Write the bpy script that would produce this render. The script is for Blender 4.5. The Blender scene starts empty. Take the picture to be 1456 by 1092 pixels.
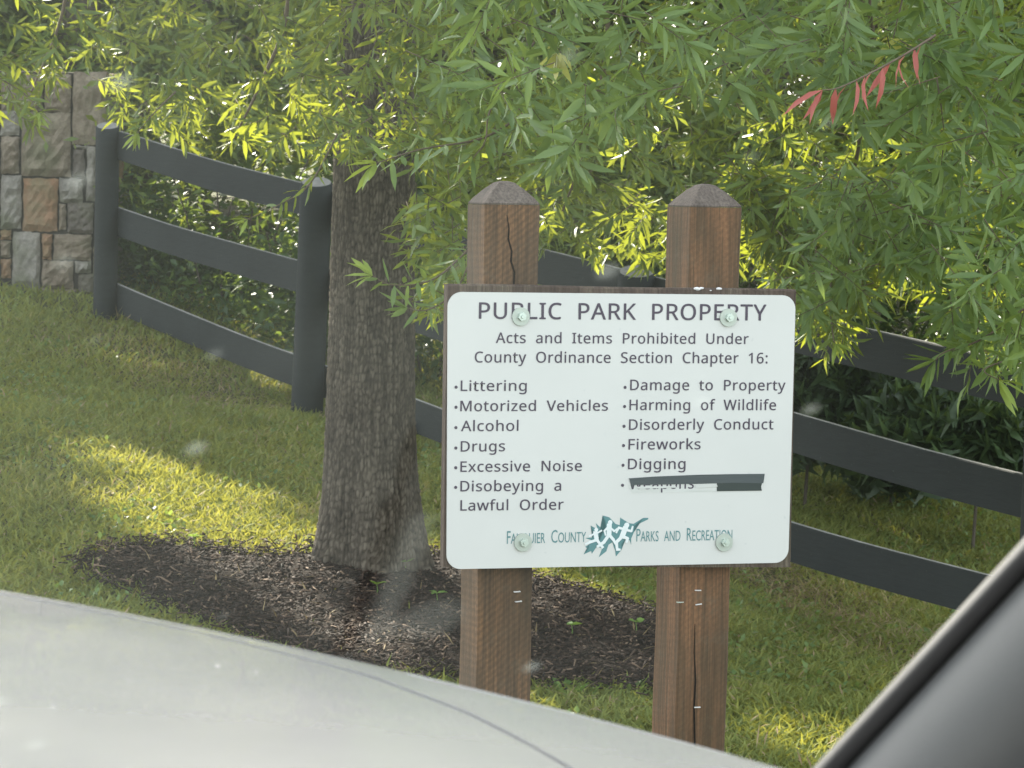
import bpy, bmesh, math, random
import numpy as np
from math import radians, sin, cos, pi, tan
from mathutils import Vector, Matrix, Quaternion

# ------------------------------------------------------------------ camera, sky, sun, exposure
C = bpy.context.scene.collection
scene = bpy.context.scene
CAM = Vector((0, 0, 1.62))
F = 4800.0                                   # focal length in photo pixels (1456 wide)
PITCH, ROLL = radians(5.3), radians(1.53)
cd = bpy.data.cameras.new('camera'); cam = bpy.data.objects.new('camera', cd); C.objects.link(cam)
RM = Matrix.Rotation(radians(90) - PITCH, 3, 'X') @ Matrix.Rotation(ROLL, 3, 'Z')
cam.matrix_world = Matrix.Translation(CAM) @ RM.to_4x4()
cd.sensor_width = 36; cd.lens = F / 1456 * 36
cd.clip_start = 0.05; cd.clip_end = 500
cd.dof.use_dof = True; cd.dof.focus_distance = 6.3; cd.dof.aperture_fstop = 30
scene.camera = cam

SUN_EL, SUN_AZ = radians(31), radians(-24)   # azimuth from +Y, negative = left
SUN = Vector((sin(SUN_AZ) * cos(SUN_EL), cos(SUN_AZ) * cos(SUN_EL), sin(SUN_EL)))
w = bpy.data.worlds.new('World'); scene.world = w; w.use_nodes = True
nt = w.node_tree; nt.nodes.clear()
sky = nt.nodes.new('ShaderNodeTexSky'); sky.sky_type = 'NISHITA'; sky.sun_disc = False
sky.sun_elevation = SUN_EL; sky.sun_rotation = SUN_AZ; sky.dust_density = 2.0; sky.air_density = 1.0
bg = nt.nodes.new('ShaderNodeBackground'); bg.inputs[1].default_value = 0.15
wo = nt.nodes.new('ShaderNodeOutputWorld')
hs = nt.nodes.new('ShaderNodeHueSaturation'); hs.inputs['Saturation'].default_value = 0.30    # thin bright overcast veil over the blue
nt.links.new(sky.outputs[0], hs.inputs['Color']); nt.links.new(hs.outputs[0], bg.inputs[0]); nt.links.new(bg.outputs[0], wo.inputs[0])
sl = bpy.data.lights.new('sun', 'SUN'); sl.energy = 3.8; sl.angle = radians(0.5); sl.color = (1, 0.92, 0.78)
so = bpy.data.objects.new('sun', sl); C.objects.link(so)
so.rotation_euler = SUN.to_track_quat('Z', 'Y').to_euler()
scene.view_settings.view_transform = 'Standard'; scene.view_settings.look = 'None'
scene.view_settings.exposure = 2.2; scene.view_settings.gamma = 1
scene.view_settings.use_curve_mapping = False
scene.render.engine = 'CYCLES'
scene.cycles.max_bounces = 8; scene.cycles.transparent_max_bounces = 8

rng = np.random.default_rng(7); random.seed(7)

def P(px, py, Y):
    d = RM @ Vector(((px - 728) / F, -(py - 546) / F, -1))
    return CAM + d * (Y / d.y)
def V(a): return Vector(a)

# ------------------------------------------------------------------ materials
def nodes(name):
    m = bpy.data.materials.new(name); m.use_nodes = True
    n = m.node_tree; n.nodes.clear()
    out = n.nodes.new('ShaderNodeOutputMaterial')
    return m, n, out
def N(n, t, **k):
    x = n.nodes.new(t)
    for a, b in k.items():
        if a.startswith('i_'): x.inputs[a[2:].replace('_', ' ')].default_value = b
        else: setattr(x, a, b)
    return x
def ramp(n, src, stops):
    r = n.nodes.new('ShaderNodeValToRGB'); e = r.color_ramp.elements
    while len(e) < len(stops): e.new(0.5)
    for q, (p, c) in zip(e, stops): q.position = p; q.color = (*c, 1)
    n.links.new(src, r.inputs[0]); return r.outputs[0]
def coords(n, scale=(1, 1, 1), kind='Object'):
    t = n.nodes.new('ShaderNodeTexCoord'); mp = n.nodes.new('ShaderNodeMapping')
    mp.inputs['Scale'].default_value = scale; n.links.new(t.outputs[kind], mp.inputs[0]); return mp.outputs[0]
def noise(n, vec, scale, detail=4, rough=0.55, dist=0):
    x = N(n, 'ShaderNodeTexNoise'); x.inputs['Scale'].default_value = scale; x.inputs['Detail'].default_value = detail
    x.inputs['Roughness'].default_value = rough; x.inputs['Distortion'].default_value = dist
    if vec is not None: n.links.new(vec, x.inputs['Vector'])
    return x.outputs['Fac']
def mix(n, f, a, b, mode='MIX'):
    x = n.nodes.new('ShaderNodeMix'); x.data_type = 'RGBA'; x.blend_type = mode
    for s, v in ((0, f), (6, a), (7, b)):
        if hasattr(v, 'default_value') or hasattr(v, 'is_linked'): n.links.new(v, x.inputs[s])
        else: x.inputs[s].default_value = v if s == 0 else (*v, 1)
    return x.outputs[2]
def bump(n, h, strength, dist):
    b = n.nodes.new('ShaderNodeBump'); b.inputs['Strength'].default_value = strength; b.inputs['Distance'].default_value = dist
    n.links.new(h, b.inputs['Height']); return b.outputs[0]
def pbsdf(n, out, col, rough=0.7, spec=0.4, normal=None, metal=0, coat=0):
    p = n.nodes.new('ShaderNodeBsdfPrincipled')
    if isinstance(col, tuple): p.inputs['Base Color'].default_value = (*col, 1)
    else: n.links.new(col, p.inputs['Base Color'])
    if isinstance(rough, (int, float)): p.inputs['Roughness'].default_value = rough
    else: n.links.new(rough, p.inputs['Roughness'])
    p.inputs['Specular IOR Level'].default_value = spec; p.inputs['Metallic'].default_value = metal
    p.inputs['Coat Weight'].default_value = coat
    if normal is not None: n.links.new(normal, p.inputs['Normal'])
    if out is not None: n.links.new(p.outputs[0], out.inputs[0])
    return p

def leaf_mat(name, dark, light, trans, tw=0.42, rough=0.45, yellow=None, nscale=1.2):
    m, n, out = nodes(name)
    at = N(n, 'ShaderNodeAttribute', attribute_name='rnd')
    nz = noise(n, coords(n), nscale, 3)
    f = N(n, 'ShaderNodeMath', operation='MULTIPLY_ADD'); n.links.new(nz, f.inputs[0]); f.inputs[1].default_value = 0.9; 
    f2 = N(n, 'ShaderNodeMath', operation='MULTIPLY'); n.links.new(at.outputs['Fac'], f2.inputs[0]); f2.inputs[1].default_value = 0.75
    f3 = N(n, 'ShaderNodeMath', operation='SUBTRACT'); n.links.new(f2.outputs[0], f3.inputs[0]); f3.inputs[1].default_value = 0.28
    n.links.new(f3.outputs[0], f.inputs[2])
    stops = [(0.0, dark), (0.75, light)]
    if yellow: stops.append((0.97, yellow))
    col = ramp(n, f.outputs[0], stops)
    p = pbsdf(n, None, col, rough, 0.5 if rough < .6 else 0.2)
    t = n.nodes.new('ShaderNodeBsdfTranslucent')
    tc = mix(n, f.outputs[0], tuple(c * 0.6 for c in trans), trans)
    n.links.new(tc, t.inputs[0])
    mx = n.nodes.new('ShaderNodeMixShader'); mx.inputs[0].default_value = tw
    n.links.new(p.outputs[0], mx.inputs[1]); n.links.new(t.outputs[0], mx.inputs[2]); n.links.new(mx.outputs[0], out.inputs[0])
    return m
M = {}
M['oak_leaf'] = leaf_mat('oak_leaf', (0.045, 0.10, 0.024), (0.135, 0.215, 0.05), (0.42, 0.46, 0.035), 0.42)
M['near_leaf'] = leaf_mat('near_leaf', (0.06, 0.125, 0.035), (0.165, 0.26, 0.085), (0.32, 0.42, 0.06), 0.38)
M['bright_leaf'] = leaf_mat('bright_leaf', (0.20, 0.30, 0.05), (0.30, 0.40, 0.08), (0.42, 0.5, 0.06), 0.4)
M['yellow_leaf'] = leaf_mat('yellow_leaf', (0.42, 0.42, 0.08), (0.5, 0.5, 0.1), (0.5, 0.5, 0.08), 0.4)
M['red_leaf'] = leaf_mat('red_leaf', (0.35, 0.075, 0.06), (0.48, 0.13, 0.10), (0.45, 0.1, 0.06), 0.35)
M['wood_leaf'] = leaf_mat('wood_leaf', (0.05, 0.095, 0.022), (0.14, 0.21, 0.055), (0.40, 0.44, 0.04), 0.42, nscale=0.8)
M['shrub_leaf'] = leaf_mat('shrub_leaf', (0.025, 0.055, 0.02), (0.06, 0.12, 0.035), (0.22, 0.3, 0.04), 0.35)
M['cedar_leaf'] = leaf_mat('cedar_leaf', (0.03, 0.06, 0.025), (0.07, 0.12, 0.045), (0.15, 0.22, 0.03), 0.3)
M['grass'] = leaf_mat('grass_blade', (0.095, 0.15, 0.04), (0.27, 0.315, 0.10), (0.48, 0.45, 0.06), 0.36, 0.75, yellow=(0.42, 0.34, 0.18), nscale=2.6)
M['straw'] = leaf_mat('dry_straw', (0.20, 0.14, 0.07), (0.36, 0.28, 0.16), (0.3, 0.22, 0.1), 0.2, 0.7)
M['seedling'] = leaf_mat('seedling_leaf', (0.12, 0.24, 0.05), (0.2, 0.34, 0.08), (0.3, 0.45, 0.06), 0.4)

def soil_mat():
    m, n, out = nodes('lawn_soil'); c = coords(n)
    a = noise(n, c, 2.2, 5); b = noise(n, c, 60, 4)
    col = mix(n, b, (0.045, 0.06, 0.02), (0.11, 0.13, 0.045)); col = mix(n, a, col, (0.10, 0.085, 0.05))
    pbsdf(n, out, col, 0.95, 0.1, bump(n, b, 0.8, 0.02)); return m
M['soil'] = soil_mat()
def mulch_mat():
    m, n, out = nodes('mulch_ground'); c = coords(n, (1, 1, 1))
    a = noise(n, c, 45, 6, 0.7, 1.5); b = noise(n, c, 6, 3)
    col = ramp(n, a, [(0.3, (0.012, 0.009, 0.007)), (0.55, (0.042, 0.029, 0.022)), (0.75, (0.085, 0.058, 0.042))])
    pbsdf(n, out, col, 0.95, 0.15, bump(n, a, 1, 0.03)); return m
M['mulch'] = mulch_mat()
def chip_mat():
    m, n, out = nodes('wood_chip'); at = N(n, 'ShaderNodeAttribute', attribute_name='rnd')
    col = ramp(n, at.outputs['Fac'], [(0.0, (0.013, 0.010, 0.008)), (0.5, (0.042, 0.029, 0.022)), (0.9, (0.075, 0.05, 0.037)), (0.985, (0.24, 0.17, 0.12))])
    pbsdf(n, out, col, 0.85, 0.25); return m
M['chip'] = chip_mat()
def asphalt_mat():
    m, n, out = nodes('asphalt'); c = coords(n); a = noise(n, c, 180, 3); b = noise(n, c, 1.2, 4)
    col = mix(n, a, (0.03, 0.03, 0.032), (0.075, 0.075, 0.075)); col = mix(n, b, col, (0.06, 0.058, 0.055))
    pbsdf(n, out, col, 0.9, 0.3, bump(n, a, 0.6, 0.004)); return m
M['asphalt'] = asphalt_mat()
def bark_mat():
    m, n, out = nodes('bark'); at = N(n, 'ShaderNodeAttribute', attribute_name='rnd')
    c = coords(n, (1, 1, 0.35)); a = noise(n, c, 60, 6, 0.7, 0.3); b = noise(n, coords(n), 2.5, 4)
    s = N(n, 'ShaderNodeMath', operation='MULTIPLY'); n.links.new(at.outputs['Fac'], s.inputs[0]); s.inputs[1].default_value = 0.8
    s2 = N(n, 'ShaderNodeMath', operation='MULTIPLY_ADD'); n.links.new(a, s2.inputs[0]); s2.inputs[1].default_value = 0.5; n.links.new(s.outputs[0], s2.inputs[2])
    col = ramp(n, s2.outputs[0], [(0.30, (0.022, 0.018, 0.014)), (0.55, (0.082, 0.067, 0.052)), (0.9, (0.21, 0.18, 0.14))])
    col = mix(n, b, col, (0.075, 0.085, 0.055), 'MIX') if False else mix(n, 0.12, col, mix(n, b, (0.05, 0.045, 0.04), (0.13, 0.13, 0.09)))
    pbsdf(n, out, col, 0.92, 0.2, bump(n, a, 0.9, 0.012)); return m
M['bark'] = bark_mat()
def twig_mat():
    m, n, out = nodes('twig'); pbsdf(n, out, mix(n, noise(n, coords(n), 30), (0.07, 0.05, 0.035), (0.20, 0.16, 0.11)), 0.8, 0.2); return m
M['twig'] = twig_mat()
def fence_mat():
    m, n, out = nodes('black_fence_paint'); c = coords(n, (1.2, 1.2, 9)); a = noise(n, c, 9, 6, 0.65); b = noise(n, coords(n), 3.0, 5)
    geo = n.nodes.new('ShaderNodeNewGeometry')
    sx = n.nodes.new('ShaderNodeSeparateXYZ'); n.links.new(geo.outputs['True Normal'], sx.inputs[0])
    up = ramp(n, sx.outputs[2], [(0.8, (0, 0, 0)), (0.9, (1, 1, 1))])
    col = mix(n, a, (0.007, 0.010, 0.011), (0.022, 0.028, 0.029)); col = mix(n, 0.4, col, mix(n, b, (0.007, 0.010, 0.010), (0.045, 0.053, 0.052)))
    spk = ramp(n, noise(n, coords(n), 140, 2), [(0.72, (0, 0, 0)), (0.78, (1, 1, 1))])
    col = mix(n, spk, col, (0.13, 0.14, 0.13))
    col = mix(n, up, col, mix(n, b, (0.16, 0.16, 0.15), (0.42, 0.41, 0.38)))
    pbsdf(n, out, col, 0.72, 0.25, bump(n, a, 0.35, 0.004)); return m
M['fence'] = fence_mat()
def endgrain_mat():
    m, n, out = nodes('weathered_post_end'); a = noise(n, coords(n), 40, 5)
    pbsdf(n, out, mix(n, a, (0.14, 0.14, 0.13), (0.36, 0.35, 0.33)), 0.9, 0.2, bump(n, a, 0.5, 0.004)); return m
M['endgrain'] = endgrain_mat()
def stone_mat(name, c1, c2):
    m, n, out = nodes(name); c = coords(n, kind='Object'); oi = n.nodes.new('ShaderNodeObjectInfo')
    add = N(n, 'ShaderNodeVectorMath', operation='ADD'); n.links.new(c, add.inputs[0]); n.links.new(oi.outputs['Location'], add.inputs[1])
    a = noise(n, add.outputs[0], 9, 6, 0.65); b = noise(n, add.outputs[0], 55, 5, 0.7); g = noise(n, add.outputs[0], 5, 3)
    col = mix(n, ramp(n, a, [(0.35, (0, 0, 0)), (0.65, (1, 1, 1))]), c1, c2)
    col = mix(n, b, col, tuple(x * 0.55 for x in c1)); moss = ramp(n, g, [(0.5, (0, 0, 0)), (0.7, (0.55, 0.55, 0.55))])
    col = mix(n, moss, col, (0.13, 0.15, 0.075))
    s = N(n, 'ShaderNodeMath', operation='MULTIPLY_ADD'); n.links.new(b, s.inputs[0]); s.inputs[1].default_value = 0.4; n.links.new(a, s.inputs[2])
    pbsdf(n, out, col, 0.9, 0.25, bump(n, s.outputs[0], 0.9, 0.02)); return m
M['stone0'] = stone_mat('stone_grey_brown', (0.23, 0.185, 0.135), (0.44, 0.38, 0.29))
M['stone1'] = stone_mat('stone_pale_grey', (0.25, 0.235, 0.205), (0.50, 0.47, 0.41))
M['stone2'] = stone_mat('stone_rust', (0.36, 0.20, 0.11), (0.36, 0.30, 0.20))
M['stone3'] = stone_mat('stone_dark', (0.16, 0.14, 0.12), (0.26, 0.23, 0.195))
def mortar_mat():
    m, n, out = nodes('mortar'); a = noise(n, coords(n), 60, 4); pbsdf(n, out, mix(n, a, (0.04, 0.037, 0.033), (0.09, 0.083, 0.072)), 0.95, 0.1, bump(n, a, 0.7, 0.01)); return m
M['mortar'] = mortar_mat()

def wood_mat(name, c_dark, c_mid, c_light, saw=0.0, sharp=1.0):
    m, n, out = nodes(name)
    g = noise(n, coords(n, (9, 9, 0.55)), 5, 8, 0.62, 0.4)
    g2 = noise(n, coords(n, (60, 60, 1.2)), 4, 4, 0.6)
    blot = noise(n, coords(n, (2.2, 2.2, 0.8)), 3.2, 4)
    fine = noise(n, coords(n, (1, 1, 1)), 160, 4, 0.7)
    mott = noise(n, coords(n, (1, 1, 1)), 26, 5, 0.75)
    f = N(n, 'ShaderNodeMath', operation='MULTIPLY_ADD'); n.links.new(blot, f.inputs[0]); f.inputs[1].default_value = 0.85
    f0 = N(n, 'ShaderNodeMath', operation='MULTIPLY_ADD'); n.links.new(g, f0.inputs[0]); f0.inputs[1].default_value = 0.6; f0.inputs[2].default_value = -0.22
    n.links.new(f0.outputs[0], f.inputs[2])
    col = ramp(n, f.outputs[0], [(0.28, c_dark), (0.5, c_mid), (0.72, c_light)])
    col = mix(n, ramp(n, g2, [(0.35, (0.6, 0.6, 0.6)), (0.6, (0, 0, 0))]), col, tuple(x * 0.5 for x in c_dark))
    col = mix(n, ramp(n, fine, [(0.4, (0.35, 0.35, 0.35)), (0.65, (0, 0, 0))]), col, tuple(x * 0.45 for x in c_mid))
    col = mix(n, ramp(n, mott, [(0.55, (0, 0, 0)), (0.75, (0.4, 0.4, 0.4))]), col, (0.13, 0.115, 0.08))
    wv = N(n, 'ShaderNodeTexWave', wave_type='BANDS', bands_direction='Z', wave_profile='SIN')
    mp = N(n, 'ShaderNodeMapping'); tc = n.nodes.new('ShaderNodeTexCoord'); n.links.new(tc.outputs['Object'], mp.inputs[0])
    mp.inputs['Rotation'].default_value = (0, radians(38), 0); n.links.new(mp.outputs[0], wv.inputs[0])
    wv.inputs['Scale'].default_value = 32; wv.inputs['Distortion'].default_value = 3.5; wv.inputs['Detail'].default_value = 3; wv.inputs['Detail Scale'].default_value = 2
    if saw:
        sw = N(n, 'ShaderNodeMath', operation='MULTIPLY'); n.links.new(wv.outputs['Fac'], sw.inputs[0]); n.links.new(blot, sw.inputs[1])
        s3 = N(n, 'ShaderNodeMath', operation='MULTIPLY'); n.links.new(sw.outputs[0], s3.inputs[0]); s3.inputs[1].default_value = saw
        col = mix(n, s3.outputs[0], col, tuple(x * 0.5 for x in c_dark))
    h = N(n, 'ShaderNodeMath', operation='MULTIPLY_ADD'); n.links.new(fine, h.inputs[0]); h.inputs[1].default_value = 0.5; n.links.new(g2, h.inputs[2])
    pbsdf(n, out, col, 0.85, 0.25, bump(n, h.outputs[0], 0.6, 0.003)); return m
M['post_wood'] = wood_mat('brown_stained_post', (0.066, 0.052, 0.033), (0.15, 0.092, 0.05), (0.27, 0.145, 0.066), 0.6)
M['post_wood_b'] = wood_mat('brown_stained_post_mossy', (0.06, 0.055, 0.032), (0.16, 0.09, 0.045), (0.30, 0.15, 0.07), 0.25)
M['post_cap'] = wood_mat('weathered_post_top', (0.07, 0.06, 0.05), (0.13, 0.105, 0.085), (0.19, 0.16, 0.13), 0)
M['board_wood'] = wood_mat('weathered_backing_board', (0.05, 0.035, 0.027), (0.11, 0.08, 0.06), (0.2, 0.17, 0.12), 0)
def plain(name, col, rough=0.5, spec=0.5, metal=0, coat=0):
    m, n, out = nodes(name); pbsdf(n, out, col, rough, spec, None, metal, coat); return m
def panel_mat():
    m, n, out = nodes('white_sign_sheet'); a = noise(n, coords(n), 6, 5); b = noise(n, coords(n), 55, 3)
    col = mix(n, a, (0.56, 0.575, 0.535), (0.64, 0.65, 0.61))
    col = mix(n, ramp(n, b, [(0.70, (0, 0, 0)), (0.74, (0.5, 0.5, 0.5))]), col, (0.45, 0.48, 0.46))
    pbsdf(n, out, col, 0.38, 0.5); return m
M['panel'] = panel_mat()
def ink_mat():
    m, n, out = nodes('faded_plum_ink'); a = noise(n, coords(n), 90, 3)
    pbsdf(n, out, mix(n, a, (0.04, 0.028, 0.048), (0.075, 0.06, 0.085)), 0.5, 0.4); return m
M['ink'] = ink_mat()
M['teal'] = plain('teal_print', (0.085, 0.22, 0.22), 0.5)
M['white_print'] = plain('white_print', (0.70, 0.76, 0.74), 0.4)
M['galv'] = plain('galvanised_metal', (0.42, 0.47, 0.41), 0.45, 0.5, 0.55)
M['galv_bright'] = plain('galvanised_bolt_head', (0.5, 0.58, 0.52), 0.3, 0.5, 0.6)
def tape_mat(name, c1, c2):
    m, n, out = nodes(name); a = noise(n, coords(n, (14, 1, 420)), 1, 3)
    pbsdf(n, out, mix(n, a, c1, c2), 0.55, 0.3); return m
M['tape_dark'] = plain('dark_tape', (0.03, 0.043, 0.038), 0.5, 0.3)
M['tape_grey'] = tape_mat('worn_grey_tape', (0.045, 0.06, 0.06), (0.085, 0.10, 0.10))
M['tape_residue'] = tape_mat('pale_tape_residue', (0.42, 0.44, 0.39), (0.72, 0.74, 0.70))
M['dropping'] = plain('white_dropping', (0.7, 0.7, 0.68), 0.8)
M['crack'] = plain('wood_crack', (0.01, 0.007, 0.005), 0.9, 0.1)
M['scratch'] = plain('pale_drip', (0.3, 0.34, 0.34), 0.7)
def car_paint():
    m, n, out = nodes('white_car_paint'); a = noise(n, coords(n), 7, 5, 0.6, 0.4); b = noise(n, coords(n, (1, 1, 1)), 30, 4, 0.7)
    col = mix(n, a, (0.285, 0.285, 0.293), (0.29, 0.29, 0.298))
    r = ramp(n, b, [(0.4, (0.20, 0.20, 0.20)), (0.7, (0.215, 0.215, 0.215))])
    pbsdf(n, out, col, r, 0.5, None, 0.0, 0.35); return m
M['paint'] = car_paint()
def trim_mat():
    m, n, out = nodes('grey_pillar_trim'); a = noise(n, coords(n), 600, 2)
    pbsdf(n, out, (0.10, 0.103, 0.101), 0.6, 0.3, bump(n, a, 0.25, 0.0006)); return m
M['trim'] = trim_mat()
M['rubber'] = plain('black_rubber_seal', (0.012, 0.012, 0.012), 0.5, 0.3)
M['dash'] = plain('dark_dashboard', (0.02, 0.02, 0.021), 0.8, 0.2)
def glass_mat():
    m, n, out = nodes('dusty_hazed_windscreen')
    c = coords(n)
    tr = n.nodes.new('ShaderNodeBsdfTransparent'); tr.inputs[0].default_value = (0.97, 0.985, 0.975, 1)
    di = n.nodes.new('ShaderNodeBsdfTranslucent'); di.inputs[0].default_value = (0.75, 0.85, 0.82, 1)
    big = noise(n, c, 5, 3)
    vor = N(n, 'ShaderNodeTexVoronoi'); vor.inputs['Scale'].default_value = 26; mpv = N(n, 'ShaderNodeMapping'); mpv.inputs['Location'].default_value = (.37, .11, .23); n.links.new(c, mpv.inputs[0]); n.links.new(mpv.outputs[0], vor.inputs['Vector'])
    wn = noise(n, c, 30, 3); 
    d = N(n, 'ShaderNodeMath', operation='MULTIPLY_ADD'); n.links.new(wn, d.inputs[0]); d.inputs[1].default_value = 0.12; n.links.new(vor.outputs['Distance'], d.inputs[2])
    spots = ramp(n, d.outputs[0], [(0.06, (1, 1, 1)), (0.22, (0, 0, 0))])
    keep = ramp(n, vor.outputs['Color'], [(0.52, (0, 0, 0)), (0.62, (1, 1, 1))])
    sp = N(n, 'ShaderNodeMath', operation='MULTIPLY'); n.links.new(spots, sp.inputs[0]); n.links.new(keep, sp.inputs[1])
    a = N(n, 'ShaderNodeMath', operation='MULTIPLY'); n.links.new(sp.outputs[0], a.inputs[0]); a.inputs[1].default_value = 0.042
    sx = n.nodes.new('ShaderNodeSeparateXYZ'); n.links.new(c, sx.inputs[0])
    mr = N(n, 'ShaderNodeMapRange'); n.links.new(sx.outputs[0], mr.inputs[0]); mr.inputs[1].default_value = -.2; mr.inputs[2].default_value = .15; mr.inputs[3].default_value = .020; mr.inputs[4].default_value = .003  # glare haze painted into the glass, denser towards the left
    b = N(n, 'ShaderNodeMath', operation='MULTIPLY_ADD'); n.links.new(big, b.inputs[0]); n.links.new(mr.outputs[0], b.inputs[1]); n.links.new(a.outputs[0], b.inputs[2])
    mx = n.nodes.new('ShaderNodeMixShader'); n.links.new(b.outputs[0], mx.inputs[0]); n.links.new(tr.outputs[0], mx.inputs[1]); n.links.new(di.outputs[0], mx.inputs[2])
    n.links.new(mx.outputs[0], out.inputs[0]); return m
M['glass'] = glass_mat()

# ------------------------------------------------------------------ object helpers
def tag(o, label=None, cat=None, group=None, kind=None):
    if label: o['label'] = label
    if cat: o['category'] = cat
    if group: o['group'] = group
    if kind: o['kind'] = kind
    return o
def empty(name, loc=(0, 0, 0), rot=(0, 0, 0)):
    o = bpy.data.objects.new(name, None); C.objects.link(o); o.location = loc; o.rotation_euler = rot; o.empty_display_size = 0.1; return o
def link(name, me, mat, parent=None, smooth=False):
    o = bpy.data.objects.new(name, me); C.objects.link(o)
    if mat is not None and len(me.materials) == 0: me.materials.append(mat)
    if parent is not None: o.parent = parent
    if smooth: me.polygons.foreach_set('use_smooth', [True] * len(me.polygons))
    return o
def npmesh(name, verts, faces, rnd=None):
    """verts (N,3); faces list of int arrays (M,k)"""
    me = bpy.data.meshes.new(name)
    verts = np.asarray(verts, dtype=np.float32); me.vertices.add(len(verts)); me.vertices.foreach_set('co', verts.ravel())
    faces = [np.asarray(f, dtype=np.int32) for f in faces if len(f)]
    nl = sum(f.size for f in faces); nf = sum(len(f) for f in faces)
    me.loops.add(nl); me.polygons.add(nf)
    me.loops.foreach_set('vertex_index', np.concatenate([f.ravel() for f in faces]))
    st = []; s = 0
    for f in faces:
        st.append(s + np.arange(len(f)) * f.shape[1]); s += f.size
    me.polygons.foreach_set('loop_start', np.concatenate(st).astype(np.int32))
    me.update(calc_edges=True)
    if rnd is not None:
        a = me.attributes.new('rnd', 'FLOAT', 'POINT'); a.data.foreach_set('value', np.asarray(rnd, dtype=np.float32))
    return me
def bm_mesh(name, bm):
    me = bpy.data.meshes.new(name); bm.normal_update(); bm.to_mesh(me); bm.free(); return me
def box_bm(bm, lo, hi, mat=None):
    vs = [bm.verts.new((x, y, z)) for x in (lo[0], hi[0]) for y in (lo[1], hi[1]) for z in (lo[2], hi[2])]
    if mat is not None:
        for v in vs: v.co = mat @ v.co
    for f in ((0, 1, 3, 2), (4, 6, 7, 5), (0, 4, 5, 1), (2, 3, 7, 6), (0, 2, 6, 4), (1, 5, 7, 3)): bm.faces.new([vs[i] for i in f])
    return vs
def bevel(bm, w=0.002, seg=1):
    bmesh.ops.bevel(bm, geom=bm.edges[:], offset=w, segments=seg, affect='EDGES', profile=0.5)
def norm(a): return a / np.maximum(np.linalg.norm(a, axis=-1, keepdims=True), 1e-9)
def tube_np(pts, rad, sides=8):
    pts = np.asarray(pts, float); rad = np.asarray(rad, float); n = len(pts)
    t = norm(np.gradient(pts, axis=0)); up = np.array([0.3, 0.2, 1.0]) if abs(t[0, 2]) < 0.9 else np.array([1.0, 0.1, 0])
    u = norm(np.cross(t, up)); v = np.cross(t, u); a = np.arange(sides) / sides * 2 * pi
    vv = pts[:, None] + rad[:, None, None] * (np.cos(a)[None, :, None] * u[:, None] + np.sin(a)[None, :, None] * v[:, None])
    i = np.arange(n - 1)[:, None] * sides; j = np.arange(sides)[None]; k = (j + 1) % sides
    f = np.stack([i + j, i + k, i + sides + k, i + sides + j], -1).reshape(-1, 4)
    return vv.reshape(-1, 3), f
class Acc:
    def __init__(s): s.v = []; s.f = {}; s.r = []; s.n = 0
    def add(s, v, f, r=None):
        v = np.asarray(v); f = np.asarray(f)
        if len(v) == 0: return
        s.v.append(v); s.f.setdefault(f.shape[1], []).append(f + s.n); s.r.append(np.full(len(v), 0.5) if r is None else r); s.n += len(v)
    def mesh(s, name): return npmesh(name, np.concatenate(s.v), [np.concatenate(x) for x in s.f.values()], np.concatenate(s.r))

def leaves_np(acc, pos, d, nrm, L, W, curl=0.15, rnd=None, detail=1):
    """lance-shaped leaves folded along the midrib"""
    n0 = len(pos); ok = np.ones(n0, bool) if n0 == 1 else open_to_sun(pos + norm(d) * np.broadcast_to(L, (n0,))[:, None] * .5)
    n = int(ok.sum())
    if n == 0: return
    pos = pos[ok]; d = d[ok]; nrm = nrm[ok]; L = np.broadcast_to(L, (n0,))[ok]; W = np.broadcast_to(W, (n0,))[ok]; rnd = None if rnd is None else rnd[ok]
    d = norm(d); s = norm(np.cross(nrm, d)); u = np.cross(d, s)
    L = np.broadcast_to(L, (n,))[:, None]; W = np.broadcast_to(W, (n,))[:, None] / 2
    rnd = rng.random(n) if rnd is None else rnd
    cu = (curl * (rng.random((n, 1)) * 1.6 - 0.5))
    def pt(t, sx, lift=0): return pos + d * L * t + s * W * sx + u * (lift * W - cu * L * t * t)
    if detail:
        vs = [pt(0, 0), pt(.3, -.9, .3), pt(.3, 0), pt(.3, .9, .3), pt(.65, -.85, .3), pt(.65, 0), pt(.65, .85, .3), pt(1, 0)]
        q = np.array([[1, 2, 5, 4], [2, 3, 6, 5]]); t = np.array([[0, 2, 1], [0, 3, 2], [4, 5, 7], [5, 6, 7]]); k = 8
    else:
        vs = [pt(0, 0), pt(.45, -1, .35), pt(.5, 0), pt(.45, 1, .35), pt(1, 0)]
        q = np.array([[0, 2, 4, 1], [0, 3, 4, 2]]); t = None; k = 5
    v = np.stack(vs, 1).reshape(-1, 3); base = (np.arange(n) * k)[:, None, None]
    acc.add(v, (base + q[None]).reshape(-1, 4), np.repeat(rnd, k))
    if t is not None:
        acc.f.setdefault(3, []).append((base + t[None]).reshape(-1, 3) + acc.n - len(v))

def rand_dirs(n): return norm(rng.normal(size=(n, 3)))
GAPS = []
# corridors along which sunlight reaches the lit patches of the photo: the crowns have gaps there
GAPS = []                                    # (point, radius, min distance)
SN = np.array(SUN)
def open_to_sun(pos):
    keep = np.ones(len(pos), bool)
    for c, r, tmin in GAPS:
        q = pos - np.array(c); t = q @ SN; dd = np.linalg.norm(q - t[:, None] * SN, axis=1)
        keep &= ~((t > tmin) & (dd < r * (0.65 + 0.7 * rng.random(len(pos)))))
    return keep

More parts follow.
